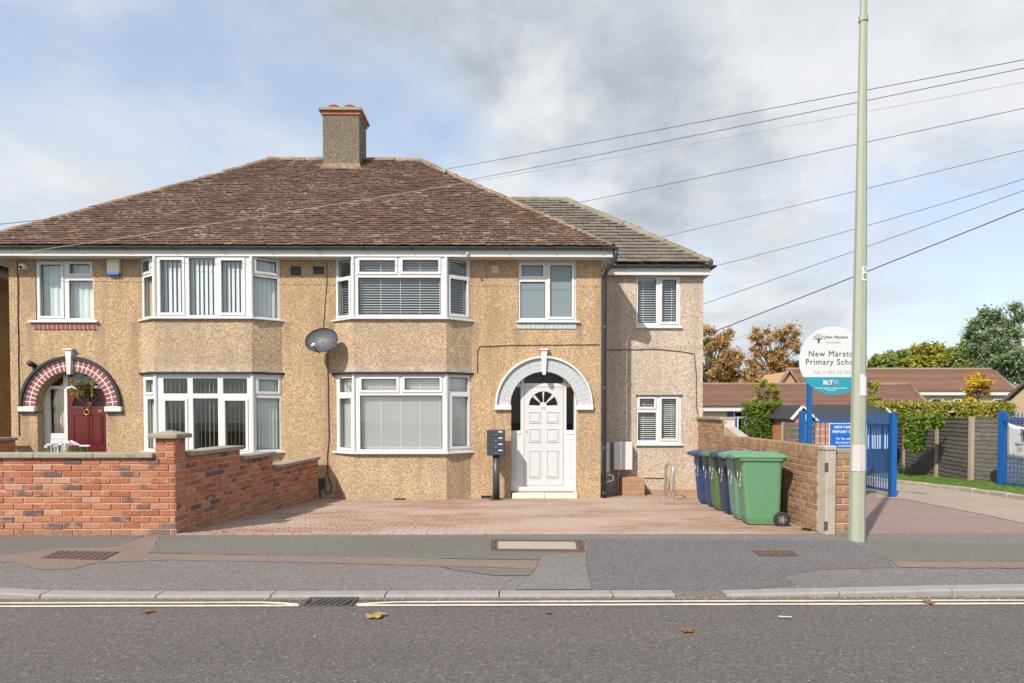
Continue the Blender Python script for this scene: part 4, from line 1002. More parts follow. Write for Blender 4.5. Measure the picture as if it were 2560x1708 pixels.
bx('sill', M['upvc'], w, we1[0] - .02, we1[1] + .03, Y2 - .05, Y2 + .03, we1[2] - .03, we1[2] + .002, .006)
w = window(ext, EP, we2, [(1599.6, 1636, 997, 1017, 'c'), (1595.4, 1640.3, 1031.4, 1101), (1654.3, 1690.8, 997, 1096.8, 'c')], -.02)
bx('sill', M['upvc'], w, we2[0] - .02, we2[1] + .03, Y2 - .05, Y2 + .03, we2[2] - .03, we2[2] + .002, .006)
bx('drip_strip', M['gutter'], ext, we2[0] - .02, we2[1] + .03, Y2 - .025, Y2 + .02, we2[3] + .004, we2[3] + .02)
venetian(EP, we1[0] + .04, we1[1] - .04, we1[2] + .04, we1[3] - .03, 'half open white venetian blind in the upper extension window', .05, -22, .045, grp='venetian blinds of the right house')
venetian(EP, we2[0] + .04, we2[1] - .04, we2[2] + .04, we2[3] - .03, 'open white venetian blind in the lower extension window', .045, -20, .042, grp='venetian blinds of the right house')
YE2 = 12.66; ZE2 = P(1650, 659, YE2).z; PIT2 = R(38.8)
YR2 = solve(lambda Y: P(1400, 502, Y).z - ZE2 - (Y - YE2) * math.tan(PIT2), 14, 26); ZR2 = ZE2 + (YR2 - YE2) * math.tan(PIT2)
XE2 = P(1784, 655, YE2).x; XRR2 = P(1413, 501, YR2).x
roof2 = hip_roof(ext, XR - 3.2, XE2, XR - 3.2, XRR2, YE2 + .03, YR2, ZE2, ZR2, M['tile_ext'], .025)
tiled(roof2, -.9, XE2, -.9, XRR2, YE2, ZE2, PIT2, (YR2 - YE2) / math.cos(PIT2), .30, .172, .25, .018, .042, M['tile_ext'], 290, .003,
      lambda x, s: x > XER + .1 - (s * math.sin(PIT2) + ZE2 - ZE) / math.tan(PIT) * 1.0 or YE2 + s * math.cos(PIT2) > 18)
run_tiles('hip_tile', (XE2 - .04, YE2 + .05, ZE2 + .04), (XRR2, YR2, ZR2 + .03), .13, M['ridge_ext'], roof2, .42, .004)
run_tiles('ridge_tile', (XR - 2.2, YR2, ZR2 + .03), (XRR2 + .03, YR2, ZR2 + .03), .12, M['ridge_ext'], roof2, .42, .004)
YF2 = 12.78; XF2 = P(1776, 680, YF2).x
bx('fascia', M['white'], ext, XR + .03, XF2, YF2, YF2 + .02, ZT2 - .01, ZE2 - .02)
bx('soffit', M['soffit'], ext, XR + .03, XF2 - .022, YF2 + .021, Y2 - .001, ZT2, ZT2 + .012)
bx('fascia', M['white'], ext, XF2 - .021, XF2, YF2 + .021, Y2 + 6, ZT2 - .01, ZE2 - .02)
bx('soffit', M['soffit'], ext, XE1 + .001, XF2 - .022, Y2, Y2 + 6, ZT2, ZT2 + .012)
zg2 = P(1650, 663.5, YF2 - .052).z
gutter(ext, (XF + .16, YF2 - .053, zg2), (XF2 + .1, YF2 - .053, zg2), .050, M['gutter'], .85)
gutter(ext, (XF2 + .06, YF2, zg2), (XF2 + .06, Y2 + 6, zg2), .055, M['gutter'], 1.2)
zpl = P(1690, 1224, Y2).z
for i in range(9):                                             # rendered-brick plinth
    a = P(1614, 1230, Y2).x + i * .225
    if a + .22 < XE1 + .2: bx('plinth_brick', M['brick_orange'], ext, a, min(a + .221, XE1), Y2 - .03, Y2 - .001, ZB2, zpl, .005)
def ptube(name, pts, r, mat, parent, Y):
    return MB().tube([P(x, y, Y) for x, y in pts], r, 6).build(name, mat, parent, smooth=True)
ptube('pipe', [(1566, 1193), (1600, 1193), (1668, 1194), (1671, 1197), (1671, 1226)], .016, M['vent'], ext, Y2 - .02)
ptube('soil_pipe', [(1752, 1020), (1752, 1060), (1751, 1150), (1751, 1230)], .05, M['concrete'], ext, Y2 - .06)
# ------------------------------------------------------------------ fittings on the houses
t = empty('satellite_dish', P(806, 855, Y0), 'dark grey oval satellite dish on the wall between the bays', 'satellite dish')
dc = P(805, 852, Y0 - .38); dn = Vector((-.10, -.92, .38)).normalized(); dx_ = Vector((0, 0, 1)).cross(dn).normalized(); dy_ = dn.cross(dx_)
mb = MB(); rings = 6; ns = 28
for e in (0, -.006):
    for i in range(rings + 1):
        f = i / rings
        for k in range(ns):
            a = 2 * math.pi * k / ns; mb.v.append(dc + dx_ * (.325 * f * math.cos(a)) + dy_ * (.265 * f * math.sin(a)) + dn * (.075 * f * f - .05 + e))
for s, o in ((1, 0), (-1, (rings + 1) * ns)):
    for i in range(rings):
        for k in range(ns):
            q = (o + i * ns + k, o + i * ns + (k + 1) % ns, o + (i + 1) * ns + (k + 1) % ns, o + (i + 1) * ns + k); mb.f.append(q[::-1] if s > 0 else q)
for k in range(ns):
    a = rings * ns; b = (rings + 1) * ns + rings * ns; mb.f.append((a + k, a + (k + 1) % ns, b + (k + 1) % ns, b + k))
mb.build('reflector', M['dish'], t, smooth=True)
ft = dc - dy_ * .27 + dn * .02; tip = dc + dn * .36 - dy_ * .30
MB().tube([ft, tip], .013, 8).build('feed_arm', M['black'], t)
MB().tube([tip - dn * .0, tip + (dc - tip).normalized() * .09], [.022, .032], 10).build('receiver', M['slat'], t)
wp = P(812, 868, Y0); MB().tube([dc - dn * .05, dc - dn * .1 - Vector((0, 0, .05)), wp], .02, 8).build('bracket', M['black'], t)
MB().box(wp.x - .05, wp.x + .05, Y0 - .012, Y0, wp.z - .08, wp.z + .08).build('wall_plate', M['black'], t)
def wall_cable(label, pts, r=.007, Y=Y0, mat='cable'):
    out = []
    for (x0, y0), (x1, y1) in zip(pts, pts[1:]):
        k = max(1, int(math.hypot(x1 - x0, y1 - y0) / 22))
        for i in range(k): out.append((x0 + (x1 - x0) * i / k + random.uniform(-.7, .7), y0 + (y1 - y0) * i / k + random.uniform(-.7, .7)))
    out.append(pts[-1])
    o = MB().tube([P(x, y, Y - .012) for x, y in out], r, 6).build('wall_cable', M[mat], None, smooth=True); tag(o, label, 'cable', 'cables clipped to the walls')
wall_cable('thin cable running down from the eaves to the satellite dish', [(817, 655), (817, 700), (812, 760), (808, 820), (810, 860)], .006)
wall_cable('dark cable hanging from the satellite dish to the black box', [(818, 885), (820, 940), (821, 1000), (822, 1100), (818, 1140), (820, 1190), (829, 1216), (828, 1228), (818, 1233), (812, 1226)], .010)
wall_cable('cable along the wall over the white arch', [(1193, 932), (1194, 878), (1199, 866), (1260, 864), (1380, 862), (1499, 862)], .007)
wall_cable('cable along the extension wall dropping at its right corner', [(1515, 875), (1590, 874), (1640, 873), (1700, 879), (1736, 884), (1741, 940), (1741, 1020), (1748, 1046)], .008, Y2)
wall_cable('thin dark pipe line down the left end of the front wall', [(43, 655), (45, 760), (46, 900), (47, 1000), (48, 1090)], .008)
def P2(x, y, Y): return P(x, y, Y)
# black box with conduit
q = FP.rect(794, 814, 1195, 1220); t = empty('junction_box', P(804, 1245, Y0), 'black plastic box with conduit at the end of the low brick wall', 'junction box')
bx('box', M['anthracite'], t, q[0], q[1], Y0 - .09, Y0 - .001, q[2], q[3], .008)
MB().tube([(q[0] + .06, Y0 - .04, q[2]), (q[0] + .06, Y0 - .04, gd(Y0))], .022, 8).build('conduit', M['gutter'], t)
# alarm box
q = FP.rect(272.5, 303, 649, 690); t = empty('alarm_box', P(288, 690, Y0), 'cream alarm box with blue base beside the left bay', 'alarm box')
bx('case', M['alarm'], t, q[0], q[1], Y0 - .075, Y0 - .001, q[2] + .045, q[3], .012)
bx('base', M['sign_blue'], t, q[0] + .004, q[1] - .004, Y0 - .07, Y0 - .001, q[2], q[2] + .044, .008)
# camera under the eaves
c = P(57, 666, Y0 - .09); t = empty('security_camera', P(57, 660, Y0), 'small white security camera under the left end of the eaves', 'camera')
MB().tube([(c.x, Y0, c.z), (c.x, Y0 - .05, c.z)], .05, 14).build('mount', M['upvc'], t)
sp = lambda p, r, k=.08: [(p[0], p[1] - r * math.cos(a), p[2]) for a in [math.pi * i / 8 for i in range(9)]]
MB().tube(sp(c, .06), [max(.002, .06 * math.sin(math.pi * i / 8)) for i in range(9)], 14).build('dome', M['upvc'], t, smooth=True)
MB().tube([(c.x, c.y - .045, c.z - .02), (c.x - .005, c.y - .068, c.z - .03)], .026, 12).build('lens', M['rubber'], t)
bx('bracket', M['upvc'], t, c.x - .14, c.x - .10, Y0 - .03, Y0 - .001, c.z - .05, c.z + .07, .006)
# wall lamp by the red arch
c = P(79, 911, Y0 - .08); t = empty('wall_lamp', P(79, 918, Y0), 'small black wall lamp left of the red brick arch', 'wall lamp')
bx('back_plate', M['black'], t, c.x - .04, c.x + .04, Y0 - .02, Y0 - .001, c.z - .10, c.z + .02, .006)
MB().tube([(c.x, Y0 - .01, c.z - .04), (c.x, c.y, c.z)], .018, 8).build('arm', M['black'], t)
MB().tube([(c.x - .02, c.y - .05, c.z + .03), (c.x, c.y, c.z + .0), (c.x + .02, c.y + .05, c.z - .02)], [.05, .055, .04], 12).build('lamp_head', M['black'], t, smooth=True)
# small spotlight on the fascia
c = P(1168, 633, YF - .03); t = empty('spotlight', c, 'tiny white spotlight on the fascia over the right bay', 'spotlight')
MB().tube([(c.x, YF - .001, c.z), (c.x, YF - .03, c.z)], .03, 12).build('mount', M['upvc'], t)
MB().tube([(c.x, YF - .03, c.z), (c.x, YF - .09, c.z - .02)], .024, 12).build('lamp_head', M['soffit'], t)
# letterbox bank on a post
yl = 11.45; Lp = Plane((0, yl), (1, yl)); q = Lp.rect(1217, 1262.5, 1075, 1139); zb = gd(yl)
t = empty('letterbox_bank', ((q[0] + q[1]) / 2, yl + .1, zb), 'anthracite bank of four letterboxes on a post beside the white door', 'letterbox')
bx('cabinet', M['anthracite'], t, q[0], q[1], yl, yl + .24, q[2], q[3], .008)
for i in range(4):
    h = (q[3] - q[2] - .03) / 4; z0 = q[2] + .012 + i * (h + .003)
    f = bx('letterbox_door', M['anthracite'], t, q[0] + .012, q[1] - .012, yl - .012, yl - .001, z0, z0 + h - .004, .004)
    bx('flap', M['gutter'], f, q[0] + .02, q[1] - .02, yl - .017, yl - .0125, z0 + h * .55, z0 + h * .60, .001)
    bx('name_plate', M['upvc'], f, q[1] - .125, q[1] - .05, yl - .0155, yl - .0125, z0 + h * .66, z0 + h * .86)
    MB().tube([((q[0] + q[1]) / 2, yl - .012, z0 + h * .3), ((q[0] + q[1]) / 2, yl - .019, z0 + h * .3)], .010, 8).build('lock', M['steel'], f)
px = Lp.rect(1231.5, 1249, 1140, 1250)
MB().tube([((px[0] + px[1]) / 2, yl + .11, zb), ((px[0] + px[1]) / 2, yl + .11, q[2] + .001)], (px[1] - px[0]) / 2, 18).build('post', M['anthracite'], t, smooth=True)
bx('base_plate', M['anthracite'], t, px[0] - .06, px[1] + .06, yl - .05, yl + .27, zb - .01, zb + .014)
# meter boxes by the extension
ym = Y2 - .24; q = Plane((0, ym), (1, ym)).rect(1535, 1581.5, 1105, 1175)
t = empty('meter_box', ((q[0] + q[1]) / 2, Y2, q[2]), 'white meter box with open door panel on the extension wall', 'meter box')
bx('case', M['upvc'], t, q[0], q[1], ym + .015, Y2 - .001, q[2], q[3], .010)
bx('door', M['upvc'], t, q[0] + .004, q[1] - .004, ym, ym + .0145, q[2] + .004, q[3] - .004, .006)
bx('rib', M['upvc'], t, q[0] + .115, q[0] + .135, ym - .012, ym - .0005, q[2] + .08, q[3] - .02, .004)
MB().tube([(q[0] + .12, Y2 - .08, q[2] + .001), (q[0] + .13, Y2 - .08, gd(Y2, True))], .022, 10).build('pipe', M['steel'], t)
ymb = 12.25; q = Plane((0, ymb), (1, ymb)).rect(1501, 1524, 1107, 1182)
t = empty('side_meter_box', (XR + .1, ymb, q[2]), 'white meter box on the side wall behind the black rainwater pipe', 'meter box')
bx('case', M['upvc'], t, XR + .001, q[1], ymb, ymb + .45, q[2], q[3], .008)
o = MB().holes([(XR + .02, q[2] - .27), (q[1] + .09, q[2] - .16), (q[1] + .09, q[2] - .05), (XR + .02, q[2] + .0)], [[(XR + .05, q[2] - .22), (q[1] + .06, q[2] - .145), (q[1] + .06, q[2] - .065), (XR + .05, q[2] - .035)]], -.03, 0, Plane((0, ymb), (1, ymb)).xyz).build('open_flap', M['upvc'], t)
# brick housing on the drive
yb_ = 12.52; q = Plane((0, yb_), (1, yb_)).rect(1556, 1612, 1195, 1238); t = empty('brick_housing', ((q[0] + q[1]) / 2, yb_ + .2, gd(yb_, True)), 'low boxed-in housing of orange bricks beside the meter box', 'brick housing')
gz = gd(yb_, True) - .05; nr = 5; hh = (q[3] - gz) / nr
bx('core', M['mortar_pale'], t, q[0] + .01, q[1] - .01, yb_ + .01, Y2 - .05, gz, q[3] - .006)
for r in range(nr):
    xx = q[0] - (r % 2) * .11
    while xx < q[1] - .02:
        a, b = max(xx, q[0]), min(xx + .215, q[1])
        if b - a > .03: bx('brick', M['brick_orange'], t, a, b - .004, yb_, yb_ + .1, gz + r * hh + .002, gz + (r + 1) * hh - .003, .003)
        xx += .22
for yy in (yb_ + .105, yb_ + .215):
    bx('brick', M['brick_orange'], t, q[0], q[1] - .004, yy, yy + .1, q[3] - hh, q[3] - .003, .003)
# bicycle hoop
a, b = G(1663.5, 1244, True), G(1681, 1249.5, True); b = Vector((b.x, b.y - .05, gd(b.y - .05, True)))
h = .69; t = empty('bicycle_stand', (a + b) / 2, 'galvanised steel bicycle hoop on the drive before the extension', 'bicycle stand')
pts = [a, a + Vector((0, 0, h - .12))]
for i in range(1, 8):
    f = i / 8; pts.append(a.lerp(b, .5 - .5 * math.cos(math.pi * f)) + Vector((0, 0, h - .12 + .12 * math.sin(math.pi * f))))
pts += [b + Vector((0, 0, h - .12)), b]
MB().tube(pts, .025, 10).build('hoop', M['steel'], t, smooth=True)
for p in (a, b): MB().tube([p + Vector((0, 0, .001)), p + Vector((0, 0, .012))], .085, 16).build('base_plate', M['steel'], t)
tag(bx('drain_cover', M['infill'], None, P(1552, 1250, 11.95).x, P(1596, 1250, 11.95).x, 11.92, 12.1, gd(12, True) - .05, gd(12, True) + .012), 'small flat drain cover in the paving below the meter box', 'drain cover')

# ------------------------------------------------------------------ brick walls
BR = {}
def brick_mesh(w, h, d, mat):
    key = (round(w, 3), round(h, 3), round(d, 3), mat.name)
    if key in BR: return BR[key]
    me = bpy.data.meshes.new('brick'); c = .004; x, z = w / 2, h / 2
    v = [(-x, 0, -z), (x, 0, -z), (x, 0, z), (-x, 0, z), (-x + c, -c, -z + c), (x - c, -c, -z + c), (x - c, -c, z - c), (-x + c, -c, z - c), (-x, d, -z), (x, d, -z), (x, d, z), (-x, d, z)]
    f = [(4, 5, 6, 7), (0, 1, 5, 4), (1, 2, 6, 5), (2, 3, 7, 6), (3, 0, 4, 7), (0, 8, 9, 1), (1, 9, 10, 2), (2, 10, 11, 3), (3, 11, 8, 0), (9, 8, 11, 10)]
    me.from_pydata(v, [], f); me.materials.append(mat); BR[key] = me; return me
def course_bricks(out, A, B, z0, courses, mat, gz=lambda p: -9, w=.225, h=.075, shift=0, d=.05, joint=.0125):
    """running bond on a face from A to B (left to right seen from outside): (mesh, matrix) pairs"""
    pl = Plane(A, B); ang = math.atan2(pl.d.y, pl.d.x)
    for k in range(courses):
        u = -((k + shift) % 2) * w / 2
        while u < pl.L - .02:
            a, b = max(u, 0), min(u + w, pl.L)
            if b - a > .045:
                z = z0 + (k + .5) * h; p = pl.xyz((a + b) / 2, z, 0)
                if z + h / 2 > gz(p) - .02:
                    bw_ = round((b - a - joint) * 40) / 40 if b - a < w - .001 else w - joint
                    m = Matrix.Translation(p - Vector((pl.nrm.x, pl.nrm.y, 0)) * random.uniform(-.003, .004) + Vector((0, 0, random.uniform(-.0018, .0018)))) @ Matrix.Rotation(ang + R(random.gauss(0, .4)), 4, 'Z') @ Matrix.Rotation(R(random.gauss(0, .45)), 4, 'Y')
                    out.append((brick_mesh(bw_, h - joint, d, mat), m))
            u += w
def lay(out, parent, limit=296, vis=lambda p: True, field='brick_field'):
    out.sort(key=lambda q: (0 if vis(q[1].translation) else 1e3) + (q[1].translation - Vector((0, 0, EYE))).length)
    for me, m in out[:limit]: place('brick', me, parent, m)
    if out[limit:]:
        V, Fc = [], []; n0 = 0
        for me, m in out[limit:]:
            A = np.array(m); lv = np.array([v.co[:] for v in me.vertices]) @ A[:3, :3].T + A[:3, 3]; V.append(lv); Fc += [tuple(i + n0 for i in p.vertices) for p in me.polygons]; n0 += len(lv)
        f = bpy.data.meshes.new(field); f.from_pydata(np.concatenate(V).tolist(), [], Fc); f.materials.append(out[0][0].materials[0])
        tag(link(bpy.data.objects.new(field, f), parent), kind='stuff')
def coping(parent, pl, u0, u1, z, h, n0, n1, slab, mat='coping'):
    k = max(1, round((u1 - u0) / slab))
    for i in range(k):
        a, b = u0 + (u1 - u0) * i / k, u0 + (u1 - u0) * (i + 1) / k; dz = random.uniform(-.002, .003)
        c = pl.xyz
        mb = MB(); mb.v = [c(a + .002, z, n0), c(b - .002, z, n0), c(b - .002, z, n1), c(a + .002, z, n1), c(a + .002, z + h + dz, n0), c(b - .002, z + h + dz, n0), c(b - .002, z + h + dz, n1), c(a + .002, z + h + dz, n1)]
        mb.f = [(0, 1, 2, 3), (7, 6, 5, 4), (4, 5, 1, 0), (5, 6, 2, 1), (6, 7, 3, 2), (7, 4, 0, 3)]
        mb.build('coping_stone', M[mat], parent, bevel=.010)
xc = P(438.5, 1220, 7.0).x                                    # outer corner of the pillar
wallL = empty('garden_wall', (xc, 7.1, 0), 'red brick garden wall with concrete coping stepping down along the drive', 'wall')
out = []; H = .0755; ZW = -.01
fx0 = -8.2
xp0 = P(388, 1200, 7.0).x
course_bricks(out, (fx0, 7.0), (xc, 7.0), ZW, 12, M['brick_red'], h=H)
course_bricks(out, (xp0, 7.0), (xc, 7.0), ZW + 12 * H, 3, M['brick_red'], h=H, shift=1, w=.24)
sl = lambda y: (xc - .008 + .040 * (y - 7.24), y)             # the side face leans in towards the house
ye = Y0 - .16
y1_, y2_ = 8.60, 9.68
gzf = lambda p: gd(p.y)
course_bricks(out, (xc, 7.0), (xc, 7.235), ZW, 15, M['brick_red'], h=H, shift=1, d=.04)
course_bricks(out, sl(7.24), sl(y1_), ZW - 2 * H, 14, M['brick_red'], gzf, h=H)
course_bricks(out, sl(y1_), sl(y2_), ZW - 3 * H, 13, M['brick_red'], gzf, h=H)
course_bricks(out, sl(y2_), sl(ye), ZW - 5 * H, 12, M['brick_red'], gzf, h=H)
lay(out, wallL, 296, lambda p: p.x > -6.3)
t1, t2, t3 = ZW + 12 * H, ZW + 10 * H, ZW + 7 * H
bx('mortar_core', M['mortar'], wallL, fx0, xc - .004, 7.006, 7.20, -.15, t1)
bx('mortar_core', M['mortar'], wallL, xp0 + .004, xc - .006, 7.0065, 7.23, -.15, ZW + 15 * H)
def core(y0, y1, top):
    a, b = sl(y0), sl(y1); mb = MB(); o = .006
    mb.v = [(a[0] - .2, y0, -.6), (a[0] - o, y0, -.6), (b[0] - o, y1, -.6), (b[0] - .2, y1, -.6), (a[0] - .2, y0, top), (a[0] - o, y0, top), (b[0] - o, y1, top), (b[0] - .2, y1, top)]
    mb.f = [(3, 2, 1, 0), (4, 5, 6, 7), (0, 1, 5, 4), (1, 2, 6, 5), (2, 3, 7, 6), (3, 0, 4, 7)]
    mb.build('mortar_core', M['mortar'], wallL)
core(7.22, y1_, t1); core(y1_ + .001, y2_, t2); core(y2_ + .001, ye, t3)
pf = Plane((fx0, 7.0), (xc, 7.0)); coping(wallL, pf, 0, xp0 - fx0 - .004, t1 + .001, .052, -.25, .045, .67)
ps = Plane(sl(7.26), sl(ye))
coping(wallL, ps, .0, y1_ - 7.26 + .04, t1 + .001, .055, -.26, .05, .7)
coping(wallL, ps, y1_ - 7.26 + .045, y2_ - 7.26 + .03, t2 + .001, .055, -.26, .05, 1.1)
coping(wallL, ps, y2_ - 7.26 + .035, ye - 7.26, t3 + .001, .055, -.26, .05, .75)
zc = ZW + 15 * H; mb = MB(); e = .055
mb.v = [(xp0 - e, 7.0 - e, zc), (xc + e, 7.0 - e, zc), (xc + e, 7.235 + e, zc), (xp0 - e, 7.235 + e, zc), (xp0 - e, 7.0 - e, zc + .05), (xc + e, 7.0 - e, zc + .05), (xc + e, 7.235 + e, zc + .05), (xp0 - e, 7.235 + e, zc + .05), ((xp0 + xc) / 2, 7.118, zc + .095)]
mb.f = [(3, 2, 1, 0), (0, 1, 5, 4), (1, 2, 6, 5), (2, 3, 7, 6), (3, 0, 4, 7), (4, 5, 8), (5, 6, 8), (6, 7, 8), (7, 4, 8)]
mb.build('pillar_cap', M['coping'], wallL, bevel=.010)
# boundary wall of the left neighbour
wn = empty('boundary_wall', (-9.95, 10.5, gd(10.5)), 'dark boundary wall with coping at the far left edge beside the house corner', 'wall')
xn = P(34, 1105, Y0 - .2).x; out = []
course_bricks(out, (xn, 8.6), (xn, Y0 - .15), ZW - .3, 16, M['brick_red'], gzf, h=H); lay(out, wn, 0)
bx('mortar_core', M['mortar'], wn, xn - .2, xn - .006, 8.6, Y0 - .15, -.6, ZW - .3 + 16 * H)
coping(wn, Plane((xn, 8.6), (xn, Y0 - .15)), 0, Y0 - 8.75, ZW - .3 + 16 * H + .001, .055, -.25, .05, .9)
# buff brick wall on the right, running back from the street
wr = empty('boundary_wall', (3.7, 7.1, 0), 'buff brick boundary wall with brick-on-edge top behind the wheelie bins', 'wall')
out = []; xr0 = P(2046, 1200, 7.12).x; slr = lambda y: (xr0 + .012 + .068 * (y - 7.12), y)
yR1, yR2 = 11.0, 12.9; zt = EYE - (1140 - 1035) / F * 7.1
nc = 14; hr = .075; zb0 = zt - nc * hr
course_bricks(out, slr(yR1), slr(7.16), zb0, nc, M['brick_buff'], gzf, h=hr)
nc2 = 5; course_bricks(out, slr(yR2), slr(yR1), zb0, nc + nc2, M['brick_buff'], lambda p: gd(p.y) + .5, h=hr)
xpr = P(2085, 1200, 7.02).x
course_bricks(out, (xpr, 7.02), (xpr + .34, 7.02), -.03, 13, M['brick_buff'], h=hr, w=.225)
lay(out, wr, 250)
plr = Plane(slr(yR1), slr(7.16))
k = int(plr.L / .075)
sold = brick_mesh(.064, .10, .2, M['brick_buff']); ang = math.atan2(plr.d.y, plr.d.x)
for i in range(k):
    p = plr.xyz((i + .5) * plr.L / k, zt + .052, 0)
    place('edge_brick', sold, wr, Matrix.Translation(p) @ Matrix.Rotation(ang + R(random.gauss(0, .6)), 4, 'Z') @ Matrix.Rotation(R(random.gauss(0, .8)), 4, 'Y'))
def corer(y0, y1, top):
    a, b = slr(y0), slr(y1); o = .006; mb = MB()
    mb.v = [(a[0] + o, y0, -.9), (a[0] + .2, y0, -.9), (b[0] + .2, y1, -.9), (b[0] + o, y1, -.9), (a[0] + o, y0, top), (a[0] + .2, y0, top), (b[0] + .2, y1, top), (b[0] + o, y1, top)]
    mb.f = [(3, 2, 1, 0), (4, 5, 6, 7), (0, 1, 5, 4), (1, 2, 6, 5), (2, 3, 7, 6), (3, 0, 4, 7)]; mb.build('mortar_core', M['mortar_pale'], wr)
corer(7.14, yR1, zt + .09); corer(yR1 + .001, yR2, zt + nc2 * hr)
bx('mortar_core', M['mortar_pale'], wr, xpr + .004, xpr + .336, 7.028, 7.135, -.1, 13 * hr - .035)
bx('pier_top', M['coping'], wr, xpr, xpr + .34, 7.02, 7.14, 13 * hr - .032, 13 * hr + .02, .01)
plc = Plane(slr(yR2), slr(yR1)); coping(wr, plc, 0, plc.L * .93, zt + nc2 * hr + .002, .06, -.25, .04, 1.2)
mb = MB(); a = slr(yR1)                                        # broken, ramped end of the high part
mb.v = [(a[0] + .01, yR1, zt), (a[0] + .19, yR1, zt), (a[0] + .01, yR1, zt + nc2 * hr * .72), (a[0] + .19, yR1, zt + nc2 * hr * .72), (a[0] - .02, yR1 - .75, zt + .105), (a[0] + .15, yR1 - .75, zt + .105)]
mb.f = [(0, 2, 4), (1, 5, 3), (2, 3, 5, 4), (0, 4, 5, 1), (0, 1, 3, 2)]; mb.build('ramped_end', M['concrete'], wr)
# concrete gatepost
t = empty('gatepost', (xr0 + .09, 7.1, 0), 'old square concrete gatepost at the street end of the buff wall', 'gatepost')
x0, x1 = xr0, xpr - .004; zp = P(2065, 1114, 7.0).z
bx('shaft', M['concrete'], t, x0 + .008, x1, 6.965, 7.14, -.2, zp - .06, .012)
bx('cap', M['concrete'], t, x0, x1 + .006, 6.955, 7.15, zp - .0595, zp, .015)
for z in (zp - .30, .05): bx('hinge', M['grate'], t, x0 - .012, x0 + .03, 6.955, 6.964, z, z + .10, .003)
# ------------------------------------------------------------------ wheelie bins
def rrect(w, d, r, z, k=4, x0=0, y0=0):
    pts = []
    for sx, sy, a0 in ((1, 1, 0), (-1, 1, 90), (-1, -1, 180), (1, -1, 270)):
        for i in range(k + 1):
            a = R(a0 + 90 * i / k); pts.append((x0 + sx * (w / 2 - r) + r * math.cos(a), y0 + sy * (d / 2 - r) + r * math.sin(a), z))
    return pts
def loft(levels, caps=True):
    mb = MB(); n = len(levels[0])
    for l in levels: mb.v += l
    for i in range(len(levels) - 1):
        for k in range(n): mb.f.append((i * n + k, i * n + (k + 1) % n, (i + 1) * n + (k + 1) % n, (i + 1) * n + k))
    if caps: mb.f.append(tuple(range(n))[::-1]); mb.f.append(tuple((len(levels) - 1) * n + k for k in range(n)))
    return mb
def wheelie(mat, label, hub):
    t = empty('wheelie_bin', (0, 0, 0), label, 'wheelie bin', 'wheelie bins along the wall')
    loft([rrect(.40, .36, .05, .02, x0=.03), rrect(.43, .39, .05, .10, x0=.02), rrect(.50, .45, .05, .80, x0=-.005), rrect(.51, .46, .05, .86, x0=-.005)]).build('body', M[mat], t, local=True, smooth=False, bevel=.006)
    loft([rrect(.545, .485, .055, .845, x0=-.01), rrect(.575, .50, .055, .855, x0=-.02), rrect(.575, .50, .055, .885, x0=-.02)]).build('rim', M[mat], t, local=True, bevel=.006)
    lid = loft([rrect(.66, .515, .05, .886, x0=-.035), rrect(.67, .52, .05, .905, x0=-.035), rrect(.64, .49, .06, .925, x0=-.03), rrect(.50, .36, .08, .950, x0=-.02), rrect(.30, .2, .06, .957, x0=0)]).build('lid', M[mat], t, local=True, smooth=False, bevel=.008)
    for yy in (-.12, .12): MB().bar((-.29, yy, .933), (-.12, yy, .962), .055, .018).build('lid_grip', M[mat], lid, local=True, bevel=.006)
    MB().box(-.37, -.352, -.2, .2, .868, .90).build('front_lip', M[mat], lid, local=True, bevel=.006)
    MB().tube([(.315, -.20, .90), (.315, .20, .90)], .020, 10).build('handle', M[mat], t, local=True, smooth=True)
    for yy in (-.2, -.07, .07, .2): MB().bar((.235, yy, .84), (.315, yy, .90), .024, .04).build('handle_bracket', M[mat], t, local=True)
    MB().tube([(.24, -.2, .10), (.24, .2, .10)], .014, 8).build('axle', M['steel'], t, local=True)
    for s in (-1, 1):
        y0, y1 = s * .185, s * .235
        w = MB().tube([(.24, y0, .10), (.24, y0 + s * .008, .10), (.24, y1 - s * .008, .10), (.24, y1, .10)], [.088, .10, .10, .088], 24).build('wheel', M['rubber'], t, local=True)
        MB().tube([(.24, y1 - s * .004, .10), (.24, y1 + s * .006, .10)], [.060, .055], 20).build('rim', M[hub], w, local=True)
        MB().tube([(.24, y1 + s * .002, .10), (.24, y1 + s * .014, .10)], .018, 12).build('hub_cap', M['steel'], w, local=True)
        for k in range(5):
            a = 2 * math.pi * k / 5
            MB().bar((.24 + .02 * math.cos(a), y1 + s * .008, .10 + .02 * math.sin(a)), (.24 + .05 * math.cos(a), y1 + s * .008, .10 + .05 * math.sin(a)), .012, .008).build('spoke', M['steel'], w, local=True)
    MB().box(-.2655, -.262, -.03, .03, .62, .70).build('stamp', M['mark'], t, local=True)
    for i in range(3): MB().box(-.256 + i * .004, -.250 + i * .004, -.10, -.085, .50 + i * .07, .55 + i * .07).build('stamp', M['mark'], t, local=True)
    return t
bins = [('bin_green', 'bright green wheelie bin nearest the street with its black wheel showing', 3.10, 7.66, -9), ('bin_teal', 'faded teal green wheelie bin second from the street', 3.18, 8.20, -7),
        ('bin_navy', 'dark navy blue wheelie bin between the teal and leaf green bins', 3.28, 8.86, -6), ('bin_leaf', 'leaf green wheelie bin between two blue bins', 3.32, 9.40, -6),
        ('bin_blue', 'blue wheelie bin second from the extension', 3.39, 9.93, -5), ('bin_blue', 'blue wheelie bin at the far end nearest the extension', 3.44, 10.52, -5)]
for mat, lab, xf, yn, rz in bins:
    t = wheelie(mat, lab, 'grate'); t.location = (xf + .23, yn + .24, gd(yn + .24, True) + .002); t.rotation_euler = (0, 0, R(rz))

